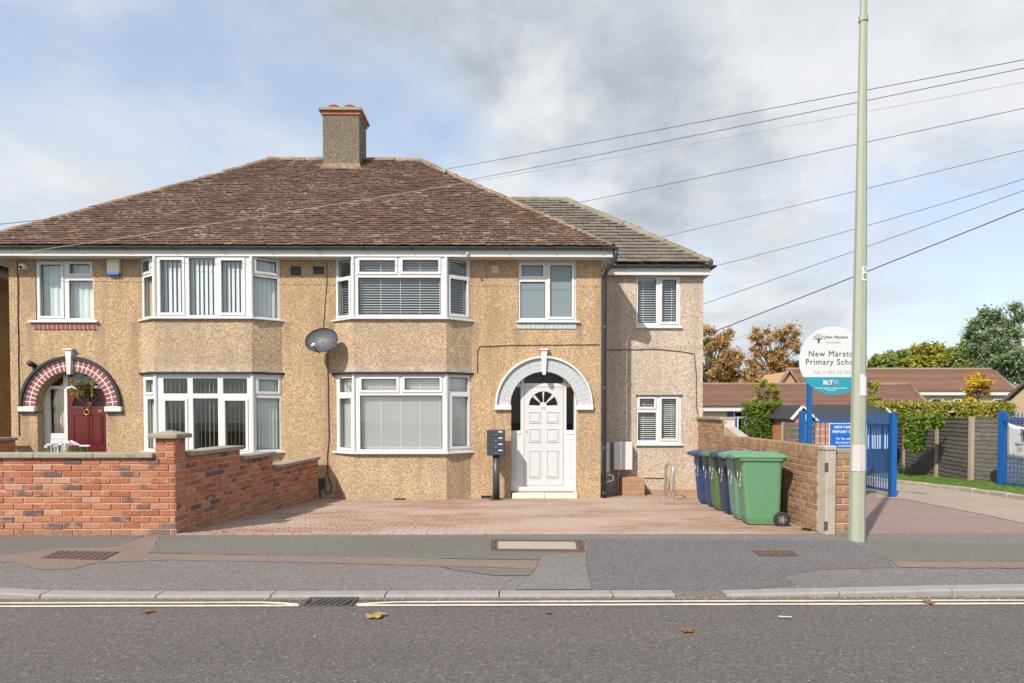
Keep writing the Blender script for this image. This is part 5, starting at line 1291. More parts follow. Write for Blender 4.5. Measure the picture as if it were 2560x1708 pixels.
# ------------------------------------------------------------------ lamp post
b = G(2142.5, 1351); Yl = b.y; mpp = lambda px: px / F * Yl
t = empty('street_lamp', b, 'tall tapering sage green street lamp post at the pavement edge', 'street lamp')
def octo(levels):
    mb = MB()
    for x, y, z, r in levels:
        mb.v += [(x + r * math.cos(R(22.5 + 45 * k)), y + r * math.sin(R(22.5 + 45 * k)), z) for k in range(8)]
    for i in range(len(levels) - 1):
        for k in range(8): mb.f.append((i * 8 + k, i * 8 + (k + 1) % 8, (i + 1) * 8 + (k + 1) % 8, (i + 1) * 8 + k))
    mb.f.append(tuple((len(levels) - 1) * 8 + k for k in range(8))); return mb
lev = [(b.x, b.y, -.05, mpp(19.3)), (b.x, b.y, P(2142, 1180, Yl).z, mpp(18.2)), (b.x, b.y, P(2142, 930, Yl).z, mpp(16.6)), (b.x, b.y, P(2142, 675, Yl).z, mpp(14.6)), (b.x, b.y, P(2142, 330, Yl).z, mpp(11.0)), (b.x, b.y, P(2142, 48, Yl).z, mpp(8.8))]
octo(lev).build('column', M['lamp'], t)
rad = lambda z: np.interp(z, [l[2] for l in lev], [l[3] for l in lev])
z = lev[-1][2]; octo([(b.x, b.y, z - .03, .048), (b.x, b.y, z + .03, .048)]).build('collar', M['lamp'], t)
octo([(b.x, b.y, z + .03, .036), (b.x, b.y, z + 1.6, .03)]).build('upper_tube', M['lamp'], t)
MB().tube([(b.x, b.y, z + 1.58), (b.x, b.y - .1, z + 1.75), (b.x, b.y - .7, z + 1.85)], .025, 8).build('bracket_arm', M['lamp'], t, smooth=True)
loft([rrect(.12, .3, .04, z + 1.80, x0=b.x, y0=b.y - .85), rrect(.16, .5, .06, z + 1.86, x0=b.x, y0=b.y - .9), rrect(.10, .4, .04, z + 1.94, x0=b.x, y0=b.y - .9)]).build('lantern', M['steel'], t)
def paper(name, mat, z0, z1, a0, a1, cut=0, parent=t):
    mb = MB(); k = 10
    for i in range(k + 1):
        a = R(a0 + (a1 - a0) * i / k)
        for j, z in enumerate((z0, z1 - cut * max(0, i / k - .3))):
            r = rad(z) * .955 + .004 + (.0008 * math.sin(i * 2.1)); q = R(45) * round((a - R(0)) / R(45)); rr = r / max(.92, math.cos(a - q)) ; rr = r * 1.0 / math.cos(min(abs(a - q), R(22.5)))
            mb.v.append((b.x + rr * math.cos(a), b.y + rr * math.sin(a), z))
    mb.f = [(2 * i, 2 * i + 2, 2 * i + 3, 2 * i + 1) for i in range(k)]
    return mb.build(name, mat, parent)
paper('faded_notice', M['paper'], P(2142, 1177, Yl).z, P(2142, 1111, Yl).z, 185, 360)
paper('torn_sticker', M['sign_white'], P(2142, 990, Yl).z, P(2142, 937, Yl).z, 247, 325, .06)
lp = paper('number_label', M['sign_white'], P(2142, 705, Yl).z, P(2142, 669, Yl).z, 251, 312)
for s, py in (('1', 677), ('0', 694)): text(s, .07, M['ink'], lp, (b.x + .012, b.y - rad(2.9) - .006, P(2148, py, Yl).z), 'numeral')

# ------------------------------------------------------------------ round school sign
ys = 11.0; c = P(2083.5, 902, ys); r_ = 86 / F * ys
t = empty('school_sign', (c.x, ys, gd(ys)), 'round white and teal school sign on blue posts behind the buff wall', 'sign')
def disc_part(z0, z1, y, th, mat, name):
    pts = []; k = 48
    for i in range(k + 1):
        zz = z1 - (z1 - z0) * i / k; zz = max(min(zz, r_), -r_); pts.append((c.x + math.sqrt(max(0, r_ * r_ - zz * zz)), c.z + zz))
    for i in range(k + 1):
        zz = z0 + (z1 - z0) * i / k; pts.append((c.x - math.sqrt(max(0, r_ * r_ - zz * zz)), c.z + zz))
    q = [pts[0]]
    for p in pts[1:]:
        if (p[0] - q[-1][0]) ** 2 + (p[1] - q[-1][1]) ** 2 > 1e-8: q.append(p)
    if (q[0][0] - q[-1][0]) ** 2 + (q[0][1] - q[-1][1]) ** 2 < 1e-8: q.pop()
    pl = Plane((0, y), (1, y))
    return MB().holes(q[::-1], [], -th, 0, pl.xyz).build(name, mat, t)
zt_ = P(2083, 943, ys).z - c.z
disc_part(zt_ + .0005, r_, ys, .012, M['sign_white'], 'white_panel'); disc_part(-r_, zt_, ys, .012, M['teal'], 'teal_panel')
def ts(s, px, py, size, mat, **k): return text(s, size, M[mat], t, P(px, py, ys - .004), **k)
ts('New Marston', 2083, 885, .148, 'ink', spacing=1.12); ts('Primary School', 2083, 905.5, .148, 'ink', spacing=1.12)
ts('Tel: 01865 761560', 2081, 931, .075, 'ink_grey', spacing=1.2)
ts('New Marston', 2090, 843, .078, 'ink', shear=.25); ts('Primary School', 2083, 856, .046, 'ink_grey', shear=.2)
ts('RLT', 2070, 957, .105, 'sign_white', bold=.006); ts('RIVER\nLEARNING\nTRUST', 2091, 956, .026, 'sign_white')
ts('Working together to achieve excellence\nin education', 2078, 973, .036, 'sign_white', bold=.001)
lx, lz = P(2046.5, 850, ys).x, P(2046.5, 858, ys).z
mb = MB(); mb.box(lx - .014, lx + .014, ys - .006, ys - .003, lz, lz + .055)
for a in (-65, -40, -15, 10, 35, 60): mb.bar((lx, ys - .0045, lz + .05), (lx + .10 * math.sin(R(a)), ys - .0045, lz + .05 + .10 * math.cos(R(a))), .006, .003, (0, 1, 0))
for a in (-75, -50, -25, 0, 25, 50, 75): mb.bar((lx + .11 * math.sin(R(a)) - .008, ys - .0045, lz + .05 + .11 * math.cos(R(a))), (lx + .11 * math.sin(R(a)) + .008, ys - .0045, lz + .05 + .11 * math.cos(R(a))), .012, .003, (0, 1, 0))
mb.build('tree_emblem', M['ink'], t)
for px in (2023.5, 2143): q = P(px, 980, ys + .05); MB().box(q.x - .036, q.x + .036, ys + .012, ys + .085, gd(ys) - .2, c.z + .1).build('post', M['bluep'], t, bevel=.004)

# ------------------------------------------------------------------ blue railings and gates
def railing(name, label, A, B, n, z0, z1, cat, endposts, rails, grp=None, bar=.016, ph=.0, side=1):
    A, B = Vector(A), Vector(B); t = empty(name, (A.x, A.y, gd(A.y)), label, cat, grp); d = B - A
    g = lambda f: gd(A.y + d.y * f)
    for i in range(n):
        f = (i + .5) / n; p = A + d * f
        MB().box(p.x - bar / 2, p.x + bar / 2, p.y - bar / 2, p.y + bar / 2, g(f) + z0, z1 + (.0)).build('bar', M['bluep'], t)
    for zr in rails:
        za = lambda f: (g(f) + zr) if zr < .5 else zr
        MB().bar((A.x, A.y, za(0)), (B.x, B.y, za(1)), .04, .045).build('rail', M['bluep'], t)
    for p, w, top in endposts:
        MB().box(p[0] - w / 2, p[0] + w / 2, p[1] - w / 2, p[1] + w / 2, gd(p[1]) - .1, top).build('post', M['bluep'], t, bevel=.005)
    return t
yf = 13.8; pA = P(2005, 1100, yf); pB = P(2160, 1100, yf)
railing('railing_panel', 'short blue steel railing panel carrying the blue notice', (pA.x, yf), (pB.x, yf), 12, .05, P(2080, 1031, yf).z, 'railing', [((pA.x, yf), .11, P(2005, 1028, yf).z)], (.12, P(2080, 1055, yf).z))
lA = (P(2231, 1240, 12.1).x, 12.1); lB = (pB.x + .02, yf - .05)
railing('gate_leaf', 'open blue steel gate leaf left of the school entrance', lB, lA, 11, .08, P(2200, 1033, 12.6).z, 'gate', [(lA, .105, P(2231, 1032, 12.1).z)], (.12, P(2200, 1057, 12.9).z), 'open gates of the school entrance')
rA = P(2503, 1217, 14.5)
railing('gate_leaf', 'open blue steel gate leaf with white banner at the right edge', (rA.x, 14.5), (rA.x - .5, 12.6), 13, .12, P(2540, 1031, 13.5).z, 'gate', [((rA.x, 14.5), .12, P(2503, 1028, 14.5).z)], (.14, P(2540, 1052, 14.6).z), 'open gates of the school entrance')
# notice on the railing
yn = yf - .05; Np = Plane((0, yn), (1, yn)); q = Np.rect(2073, 2167.5, 1058, 1154)
t = empty('notice_board', ((q[0] + q[1]) / 2, yn, q[2]), 'blue notice with white lettering and border fixed to the railing', 'sign')
MB().holes(rl(q), [], -.01, 0, Np.xyz).build('border', M['sign_white'], t, bevel=.01)
MB().holes(rl(grow(q, -.018)), [], .0005, .003, Np.xyz).build('face', M['sign_blue'], t)
for s, py, sz, bo in (('NEW MARSTON', 1068.5, .088, .003), ('PRIMARY SCHOOL', 1080, .088, .003), ('For the safety of all', 1097, .072, .0015), ('the school gates are', 1106.5, .072, .0015), ('locked between', 1115, .072, .0015)):
    text(s, sz, M['sign_white'], t, Np.xyz(*Np.uz(2120, py), .0045), bold=bo)
# banner on the right gate
bp = Plane((rA.x - .03, 14.35), (rA.x - .5 - .03, 13.15)); mb = MB(); nu, nv = 14, 8
u0 = .12
for j in range(nv + 1):
    for i in range(nu + 1):
        fu, fv = i / nu, j / nv
        z = P(2520, 1057, 14.2).z - fv * .82 - .10 * math.sin(fu * math.pi * .9) * (1 - fv) - .02 * fu
        mb.v.append(bp.xyz(u0 + fu * 1.6 + .05 * (1 - fv) * (fu - .5), z, -.04 - .02 * math.sin(fu * 9 + fv * 4)) if False else Vector(((rA.x - .055) - .5 * (u0 + fu * 1.6) / 1.96 - .015 * math.sin(fu * 11 + fv * 3), 14.35 - (u0 + fu * 1.6) / 1.96 * 1.9, z)))
mb.f = [(j * (nu + 1) + i, j * (nu + 1) + i + 1, (j + 1) * (nu + 1) + i + 1, (j + 1) * (nu + 1) + i) for j in range(nv) for i in range(nu)]
t = empty('banner', mb.v[0], 'creased white cloth banner with small tree emblem tied to the right gate', 'banner')
cl_ = mb.build('cloth', M['banner'], t, smooth=True); md = cl_.modifiers.new('thickness', 'SOLIDIFY'); md.thickness = .004
def bpt(fu, fv, off=.012): 
    z = P(2520, 1057, 14.2).z - fv * .82 - .10 * math.sin(fu * math.pi * .9) * (1 - fv) - .02 * fu
    return Vector((rA.x - .055 - .5 * (u0 + fu * 1.6) / 1.96 - .015 * math.sin(fu * 11 + fv * 3) - off, 14.35 - (u0 + fu * 1.6) / 1.96 * 1.9, z))
mb = MB(); mb.bar(bpt(.42, .42), bpt(.42, .14), .05, .012).bar(bpt(.33, .2), bpt(.52, .16), .03, .012)
for i in range(5): mb.bar(bpt(.42, .18), bpt(.34 + .05 * i, .05), .012, .01)
mb.build('tree_emblem', M['ink'], t)
for fv in (.55, .66, .74): MB().bar(bpt(.2 if fv < .6 else .3, fv), bpt(.85, fv), .01, .03).build('printed_line', M['ink_grey'], t)

# ------------------------------------------------------------------ timber fence, verge, hedge
fp = [G(2190, 1180), G(2260.6, 1189), G(2343.8, 1199), G(2428.6, 1209), G(2505, 1213), G(2600, 1218)]
tf = empty('panel_fence', fp[2], 'weathered grey lap panel fence along the grass verge of the school entrance', 'fence')
ftop = [P(x, y, p.y).z for (x, y), p in zip(((2190, 1042), (2260, 1043), (2344, 1043), (2428, 1042), (2505, 1042), (2600, 1042)), fp)]
for p, z, w in zip(fp, ftop, (.1, .1, .13, .13, .1, .1)):
    MB().box(p.x - w / 2, p.x + w / 2, p.y - w / 2, p.y + w / 2, gd(p.y) - .1, z).build('fence_post', M['wood_post'], tf, bevel=.01)
for i in range(len(fp) - 1):
    a, b2 = fp[i], fp[i + 1]; zl, zh = max(gd(a.y), gd(b2.y)) + .03, min(ftop[i], ftop[i + 1]) - .05
    zl = gd(a.y) * .5 + gd(b2.y) * .5; nb = 15; st = (zh - zl) / nb
    n_ = Vector((-(b2 - a).y, (b2 - a).x, 0)).normalized(); n_ = -n_ if n_.x > 0 else n_
    dirv = (b2 - a).normalized(); A2, B2 = a + dirv * .07, b2 - dirv * .07
    for j in range(nb):
        z0 = zl + j * st; mb = MB(); k = 8
        for q in range(k + 1):
            p = A2.lerp(B2, q / k); wv = random.uniform(-.008, .008)
            mb.v += [(p.x + n_.x * .022, p.y + n_.y * .022, z0 + wv), (p.x + n_.x * .004, p.y + n_.y * .004, z0 + st * 1.25), (p.x, p.y, z0 + st * 1.25), (p.x + n_.x * .012, p.y + n_.y * .012, z0 + wv)]
        for q in range(k):
            for e in range(4): mb.f.append((q * 4 + e, (q + 1) * 4 + e, (q + 1) * 4 + (e + 1) % 4, q * 4 + (e + 1) % 4))
        mb.f += [(0, 1, 2, 3), (k * 4 + 3, k * 4 + 2, k * 4 + 1, k * 4)]
        mb.build('slat', M['fence'], tf)
    MB().bar(A2 + Vector((0, 0, zh - A2.z + .02)), B2 + Vector((0, 0, zh - B2.z + .02)), .05, .03).build('capping', M['fence'], tf)
eg = [G(2170, 1198), G(2238, 1208), G(2320, 1217), G(2400, 1227), G(2480, 1238), G(2580, 1253), G(2720, 1275)]
fb = fp + [fp[-1] + (fp[-1] - fp[-2])]
mb = MB()
for a, b2 in zip(eg, fb): mb.v += [(a.x, a.y, gd(a.y) + .08), (b2.x, b2.y, gd(b2.y) + .06)]
mb.f = [(2 * i, 2 * i + 2, 2 * i + 3, 2 * i + 1) for i in range(len(eg) - 1)]
struct(mb.build('grass_verge', M['soil']))
gr = []
for _ in range(16000):
    i = random.randrange(len(eg) - 1); f, g_ = random.random(), random.random()
    p = eg[i].lerp(eg[i + 1], f).lerp(fb[i].lerp(fb[i + 1], f), g_); h = random.uniform(.03, .08); a = random.uniform(0, 6.28); w = .006
    z = gd(p.y) + .065; dx, dy = math.cos(a) * w, math.sin(a) * w; ox, oy = random.uniform(-.03, .03), random.uniform(-.03, .03)
    gr.append([(p.x - dx, p.y - dy, z), (p.x + dx, p.y + dy, z), (p.x + ox, p.y + oy, z + h)])
tag(quads('verge_grass', gr, M['grass'], None, 3), 'bright green grass strip in front of the panel fence', 'grass', kind='stuff')
ek = empty('verge_edging', eg[2], 'row of mossy concrete edging stones along the grass verge', 'edging')
for a, b2 in zip(eg, eg[1:]):
    k = max(1, round((b2 - a).length / .85))
    for i in range(k):
        p, q2 = a.lerp(b2, (i + .01) / k), a.lerp(b2, (i + .99) / k)
        MB().bar(p + Vector((0, 0, .03)), q2 + Vector((0, 0, .03)), .12, .12 + random.uniform(-.015, .02)).build('edging_stone', M['concrete'], ek, bevel=.02)

# ------------------------------------------------------------------ foliage
def leaves(centers, radii, per, size, flat=.5, up=.3, shape=None):
    """leaf quads scattered through clumps; returns (k, 4, 3)"""
    C = np.repeat(np.asarray(centers, float), per, 0); Rr = np.repeat(np.asarray(radii, float).reshape(len(centers), -1), per, 0); k = len(C)
    d = rng.normal(size=(k, 3)); d /= np.linalg.norm(d, axis=1)[:, None]; rr = np.abs(rng.normal(0, .62, k))
    p = C + d * rr[:, None] * Rr
    n = rng.normal(size=(k, 3)) + d * .8 + np.array([0, 0, up]); n /= np.linalg.norm(n, axis=1)[:, None]
    a = np.cross(n, rng.normal(size=(k, 3))); a /= np.linalg.norm(a, axis=1)[:, None]; b_ = np.cross(n, a)
    s = size * rng.uniform(.6, 1.3, k)[:, None]; a = a * s; b_ = b_ * s * flat
    return np.stack([p - a, p - b_ + n * s * .1, p + a, p + b_ + n * s * .1], 1)
def tree(name, label, base, top, cz, rx, rz, nc, per, size, lm, bm, group, clump=.28, spread=1.0, trunk=.18, airy=0.0):
    base = Vector(base); t = empty(name, base, label, 'tree', group); cs, rs = [], []
    tr = MB(); f0 = Vector((base.x, base.y, cz - rz * .55))
    tr.tube([base, base.lerp(f0, .5) + Vector((random.uniform(-.1, .1), 0, 0)), f0], [trunk, trunk * .8, trunk * .6], 8)
    for i in range(nc):
        while True:
            v = Vector((random.uniform(-1, 1), random.uniform(-1, 1), random.uniform(-1, 1)))
            if .25 < v.length < 1: break
        v = v * (.75 + .25 * random.random()) / max(.6, v.length) if random.random() < .6 else v
        c = Vector((base.x + v.x * rx * spread, base.y + v.y * rx * .8, cz + v.z * rz)); c.z = min(c.z, top - .1)
        cs.append(c); r = rx * clump * random.uniform(.6, 1.25); rs.append((r, r, r * .8))
        m = f0.lerp(c, .5) + Vector((0, 0, random.uniform(-.1, .3) * rz * .3))
        tr.tube([f0 - Vector((0, 0, random.uniform(0, .3) * rz)), m, c], [trunk * .35, trunk * .22, trunk * .06], 5, False)
        if airy:
            for _ in range(3):
                e = c + Vector((random.gauss(0, 1), random.gauss(0, 1), random.uniform(.1, 1))) * r * 1.1; tr.tube([m.lerp(c, .6), e], [trunk * .09, trunk * .03], 4, False)
    tr.build('trunk', bm, t)
    quads('crown', leaves(cs, rs, per, size), lm, t, 4)
    return t
def bgtree(name, label, px, ptop, pbot, pw, Y, nc, per, size, lm, group, bm='bark', clump=.28, airy=0, trunk=.2, lift=0.0):
    top = P(px, ptop, Y); bot = P(px, pbot, Y); rx = pw / 2 / F * Y; rz = (top.z - bot.z) / 2
    return tree(name, label, (top.x, Y, gd(Y)), top.z, (top.z + bot.z) / 2 + lift, rx, rz, nc, per, size, M[lm], M[bm], group, clump, 1, trunk, airy)
GA = 'autumn trees behind the school'; GG = 'green trees behind the school'
bgtree('autumn_tree', 'brown autumn tree close to the right corner of the extension', 1772, 812, 985, 165, 58, 85, 300, .13, 'lf_autumn', GA, airy=1, clump=.20)
bgtree('autumn_tree', 'brown autumn tree with airy crown left of the round sign', 1938, 806, 985, 150, 60, 85, 280, .12, 'lf_autumn', GA, airy=1, clump=.19)
bgtree('autumn_tree', 'low brown autumn tree between the two tall ones', 1858, 925, 985, 110, 57, 26, 260, .16, 'lf_autumn', GA, clump=.3)
bgtree('green_tree', 'yellow-green round tree just right of the lamp post', 2190, 890, 960, 110, 70, 34, 260, .24, 'lf_green', GG)
bgtree('green_tree', 'broad light green tree behind the long school roof', 2262, 876, 960, 120, 72, 34, 260, .24, 'lf_green', GG)
bgtree('green_tree', 'yellow-topped tree in the middle of the tree line', 2322, 856, 955, 90, 66, 30, 260, .22, 'lf_yellowgreen', GG)
bgtree('green_tree', 'dense green tree right of the yellow-topped one', 2385, 866, 960, 110, 68, 34, 260, .22, 'lf_green', GG)
bgtree('green_tree', 'green tree low beside the tall grey-green trees', 2450, 850, 970, 110, 74, 34, 260, .24, 'lf_green', GG)
bgtree('green_tree', 'green tree filling the gap left of the yellow-topped tree', 2292, 868, 960, 90, 78, 30, 240, .24, 'lf_green', GG)
bgtree('green_tree', 'green tree filling the gap before the tall grey-green trees', 2425, 845, 965, 100, 70, 32, 240, .22, 'lf_green', GG)
bgtree('green_tree', 'olive tree low behind the lamp post', 2228, 884, 960, 90, 74, 28, 240, .24, 'lf_green', GG)
bgtree('tall_tree', 'tall grey-green tree with pale trunk behind the school hip', 2476, 770, 960, 110, 52, 44, 260, .15, 'lf_euca', 'tall grey-green trees', 'bark_pale', .30, 1)
bgtree('tall_tree', 'tall grey-green tree with pale trunk at the right picture edge', 2556, 762, 985, 130, 50, 50, 270, .15, 'lf_euca', 'tall grey-green trees', 'bark_pale', .30, 1)
bgtree('green_tree', 'small green tree seen left of the round sign', 2000, 895, 960, 60, 75, 16, 220, .24, 'lf_green', GG)
bgtree('golden_tree', 'small golden yellow tree in front of the school wall', 2447, 930, 1015, 62, 30, 34, 190, .075, 'lf_gold', None, trunk=.06)
bgtree('conical_tree', 'yellow-green conical tree behind the clipped bush', 1914, 944, 1056, 70, 23, 44, 190, .05, 'lf_yellowgreen', None, trunk=.06)
bgtree('young_tree', 'slim yellow-green young tree behind the lamp post', 2178, 945, 1020, 46, 26, 16, 150, .06, 'lf_yellowgreen', None, trunk=.04)
def boxleaf(name, label, cat, x0, x1, y0, y1, z0, z1, n, size, lm, rx=.12, bulge=.1):
    t = empty(name, ((x0 + x1) / 2, (y0 + y1) / 2, z0), label, cat); cs, rs = [], []
    for _ in range(n):
        u, v, w = random.random(), random.random(), random.random(); f = random.random()
        if f < .45: v = 0
        elif f < .70: w = 1
        elif f < .95: u = 0 if random.random() < .8 else 1
        cs.append((x0 + (x1 - x0) * u, y0 + (y1 - y0) * v, z0 + (z1 - z0) * w + random.uniform(-bulge, bulge) * .5)); rs.append((rx, rx, rx * .8))
    MB().box(x0 + rx * 1.6, x1 - rx * 1.6, y0 + rx * 1.6, y1 - rx * 1.2, z0, z1 - rx * 1.6).build('branches', M['lf_hedge'], t)
    quads('foliage', leaves(cs, rs, 34, size), M[lm], t, 4); return t
q0, q1 = P(1888, 1006, 19.5), P(1960, 1006, 19.5)
boxleaf('clipped_bush', 'dense clipped green bush behind the buff wall', 'bush', q0.x, q1.x, 19.5, 20.6, gd(20), P(1915, 1014, 19.5).z, 800, .036, 'lf_hedge', .09)
q0, q1 = P(2150, 1010, 23.5), P(2500, 1010, 22)
boxleaf('hedge', 'long olive green hedge behind the panel fence', 'hedge', q0.x, q1.x + .5, 22, 23, gd(22), P(2300, 1014, 22).z, 1900, .055, 'lf_yellowgreen', .16)
# creeper over the fence
cs, rs = [], []
for _ in range(170):
    x = random.uniform(2242, 2352); yb = 1040 + 26 * random.random() + (60 * random.random() ** 2 if 2262 < x < 2310 else 0); p = P(x, yb, 17.9 + (2330 - x) * .02)
    cs.append(p); rs.append((.10, .10, .09))
for _ in range(60):
    x = random.gauss(2292, 11); p = P(x, random.uniform(1070, 1128), 18.5); cs.append(p); rs.append((.07, .08, .08))
t = empty('creeper', P(2300, 1050, 18.4), 'bright green creeper spilling over the panel fence', 'creeper')
quads('foliage', leaves(cs, rs, 30, .06, .7), M['lf_ivy'], t, 4)
MB().tube([P(2290, 1062, 18.45), P(2268, 1048, 18.5), P(2335, 1044, 18.1)], .015, 6).build('stem', M['bark'], t)

# ------------------------------------------------------------------ school buildings
def courses(name, roofpts, mat, parent, n, th=.05):
    """front roof slope of overlapping tile courses: a, b along the eave, c, d along the ridge"""
    a, b2, c2, d2 = [Vector(p) for p in roofpts]; up = (d2 - a).normalized(); nr = (b2 - a).cross(d2 - a).normalized()
    for i in range(n):
        f0, f1 = i / n, min(1, (i + 1.12) / n); L0, R0, L1, R1 = a.lerp(d2, f0), b2.lerp(c2, f0), a.lerp(d2, f1), b2.lerp(c2, f1)
        k = max(2, int((R0 - L0).length / 1.4)); 
        mb = MB(); mb.v = [L0 + nr * .01, R0 + nr * .01, R0 + nr * th, L0 + nr * th, R1 + nr * .012, L1 + nr * .012]; mb.f = [(0, 1, 2, 3), (3, 2, 4, 5), (0, 5, 4, 1), (1, 4, 2), (0, 3, 5)]
        mb.build(name, mat, parent)
YA = 32; zea = P(1850, 1016, YA).z; zra = P(1850, 963.5, YA + 4.2).z
xa0, xa1 = P(1690, 1016, YA).x, P(2322, 1012, YA).x; xr1 = P(2271, 963, YA + 4.2).x
sa_ = empty('school_building', ((xa0 + xa1) / 2, YA, gd(YA)), 'long low school building with brown tile roof behind the clipped bush', 'school building')
mb = MB(); mb.v = [(xa0, YA, zea), (xa1, YA, zea), (xa1, YA + 8.4, zea), (xa0, YA + 8.4, zea), (xa0, YA + 4.2, zra), (xr1, YA + 4.2, zra)]
mb.f = [(0, 1, 5, 4), (1, 2, 5), (2, 3, 4, 5), (3, 0, 4), (3, 2, 1, 0)]; ra = mb.build('roof', M['school_tile'], sa_)
courses('tile_course', [(xa0, YA - .05, zea), (xa1, YA - .05, zea), (xr1, YA + 4.2, zra), (xa0, YA + 4.2, zra)], M['school_tile'], ra, 17)
MB().tube([(xa0, YA + 4.2, zra + .05), (xr1, YA + 4.2, zra + .05), (xa1, YA, zea + .08)], .11, 8).build('ridge', M['ridge'], ra)
bx('fascia', M['white'], sa_, xa0, xa1, YA + .04, YA + .10, zea - .26, zea - .01)
bx('wall', M['school_wall'], sa_, xa0, xa1 - .4, YA + .4, YA + 8, gd(YA) - .1, zea - .02)
Ap = Plane((0, YA + .4), (1, YA + .4))
q = Ap.rect(1818, 1876, 1028, 1086)
MB().holes(rl(q), [], .0, .03, Ap.xyz).build('door_surround', M['bluep'], sa_)
for r in ((1836, 1862, 1031, 1041), (1845, 1860, 1046, 1078), (1868, 1875, 1046, 1086)):
    rr = Ap.rect(*r); wf = MB().holes(rl(grow(rr, .06)), [rl(rr)], .031, .07, Ap.xyz).build('window', M['white'], sa_); MB().holes(rl(rr), [], .032, .04, Ap.xyz).build('pane', M['glass_dark'], wf)
# second block, higher and further back
YB2 = 44; zeb = P(2400, 978, YB2).z; zrb = P(2300, 925, YB2 + 5).z
xb0, xb1 = P(1955, 950, YB2 + 5).x, P(2542, 978, YB2).x; xrb = P(2478, 925, YB2 + 5).x
sb = empty('school_building', ((xb0 + xb1) / 2, YB2, gd(YB2)), 'taller school block with hipped brown roof and cream wall behind the hedge', 'school building')
mb = MB(); mb.v = [(xb0, YB2, zeb), (xb1, YB2, zeb), (xb1, YB2 + 10, zeb), (xb0, YB2 + 10, zeb), (xb0 + .35, YB2 + 5, zrb), (xrb, YB2 + 5, zrb)]
mb.f = [(0, 1, 5, 4), (1, 2, 5), (2, 3, 4, 5), (3, 0, 4), (3, 2, 1, 0)]; rb = mb.build('roof', M['school_tile'], sb)
courses('tile_course', [(xb0, YB2 - .05, zeb), (xb1, YB2 - .05, zeb), (xrb, YB2 + 5, zrb), (xb0 + .35, YB2 + 5, zrb)], M['school_tile'], rb, 18)
MB().tube([(xb0 + .35, YB2 + 5, zrb + .05), (xrb, YB2 + 5, zrb + .05), (xb1, YB2, zeb + .08)], .13, 8).build('ridge', M['ridge'], rb)
gx0, gxa, gx1 = P(1945, 968, YB2 - 1).x, P(1970, 929, YB2 - 1).x, P(1997, 968, YB2 - 1).x; gz0, gza = P(1945, 970, YB2 - 1).z, P(1970, 929, YB2 - 1).z
mb = MB(); mb.v = [(gx0, YB2 - 1, gz0 - 1), (gx1, YB2 - 1, gz0 - 1), (gx1, YB2 - 1, gz0), (gxa, YB2 - 1, gza), (gx0, YB2 - 1, gz0)]; mb.v += [(x, YB2 + 3, z) for x, y, z in mb.v]
mb.f = [(0, 1, 2, 3, 4), (9, 8, 7, 6, 5), (1, 6, 7, 2), (2, 7, 8, 3), (3, 8, 9, 4), (4, 9, 5, 0), (0, 5, 6, 1)]; mb.build('gable', M['brick_orange'], sb)
for (x0, z0), (x1, z1) in (((gx0 - .2, gz0), (gxa, gza + .12)), ((gx1 + .2, gz0), (gxa, gza + .12))): MB().bar((x0, YB2 - 1.1, z0), (x1, YB2 - 1.1, z1), .3, .12).build('verge', M['ridge'], sb)
bx('fascia', M['white'], sb, xb0, xb1, YB2 + .04, YB2 + .1, zeb - .30, zeb - .01)
bx('wall', M['cream_brick'], sb, xb0 + .3, xb1 - .4, YB2 + .4, YB2 + 9.6, gd(YB2) - .1, zeb - .02)
Bp = Plane((0, YB2 + .4), (1, YB2 + .4))
for r in ((2329, 2353, 999, 1008), (2386, 2399, 1000, 1012), (2485, 2512, 1000, 1012)):
    rr = Bp.rect(*r); wf = MB().holes(rl(grow(rr, .12)), [rl(rr)], .0, .08, Bp.xyz).build('window', M['white'], sb); MB().holes(rl(rr), [], .01, .03, Bp.xyz).build('pane', M['glass_dark'], wf)
# gable end of a bungalow at the right edge, facing the entrance
xg = P(2493, 1025, 24.5).x; e0 = P(2493, 1025, 24.5); sl_ = math.tan(R(36)); yap = 20.5; zap = e0.z + (24.5 - yap) * sl_; ynr = 2 * yap - 24.5
t = empty('bungalow', (xg, yap, gd(yap)), 'yellow brick gable of a bungalow behind the right gate', 'house')
prof = [(24.5, gd(24)), (24.5, e0.z - .1), (yap, zap - .1), (ynr, e0.z - .1), (ynr, gd(17))]
mb = MB(); mb.v = [(xg, y, z) for y, z in prof] + [(xg + 7, y, z) for y, z in prof]; mb.f = [(0, 1, 2, 3, 4), (9, 8, 7, 6, 5)] + [(i, 5 + i, 5 + (i + 1) % 5, (i + 1) % 5) for i in range(5)]
mb.build('wall', M['cream_brick'], t)
for y0, z0 in ((24.75, e0.z - .18), (ynr - .25, e0.z - .18)):
    mb = MB(); mb.v = [(x, y, z + d) for d in (0, .14) for x, y, z in ((xg - .12, y0, z0), (xg - .12, yap, zap), (xg + 7.1, yap, zap), (xg + 7.1, y0, z0))]
    mb.f = [(0, 1, 2, 3), (7, 6, 5, 4), (0, 4, 5, 1), (1, 5, 6, 2), (2, 6, 7, 3), (3, 7, 4, 0)]; mb.build('roof', M['tile_ext'], t)
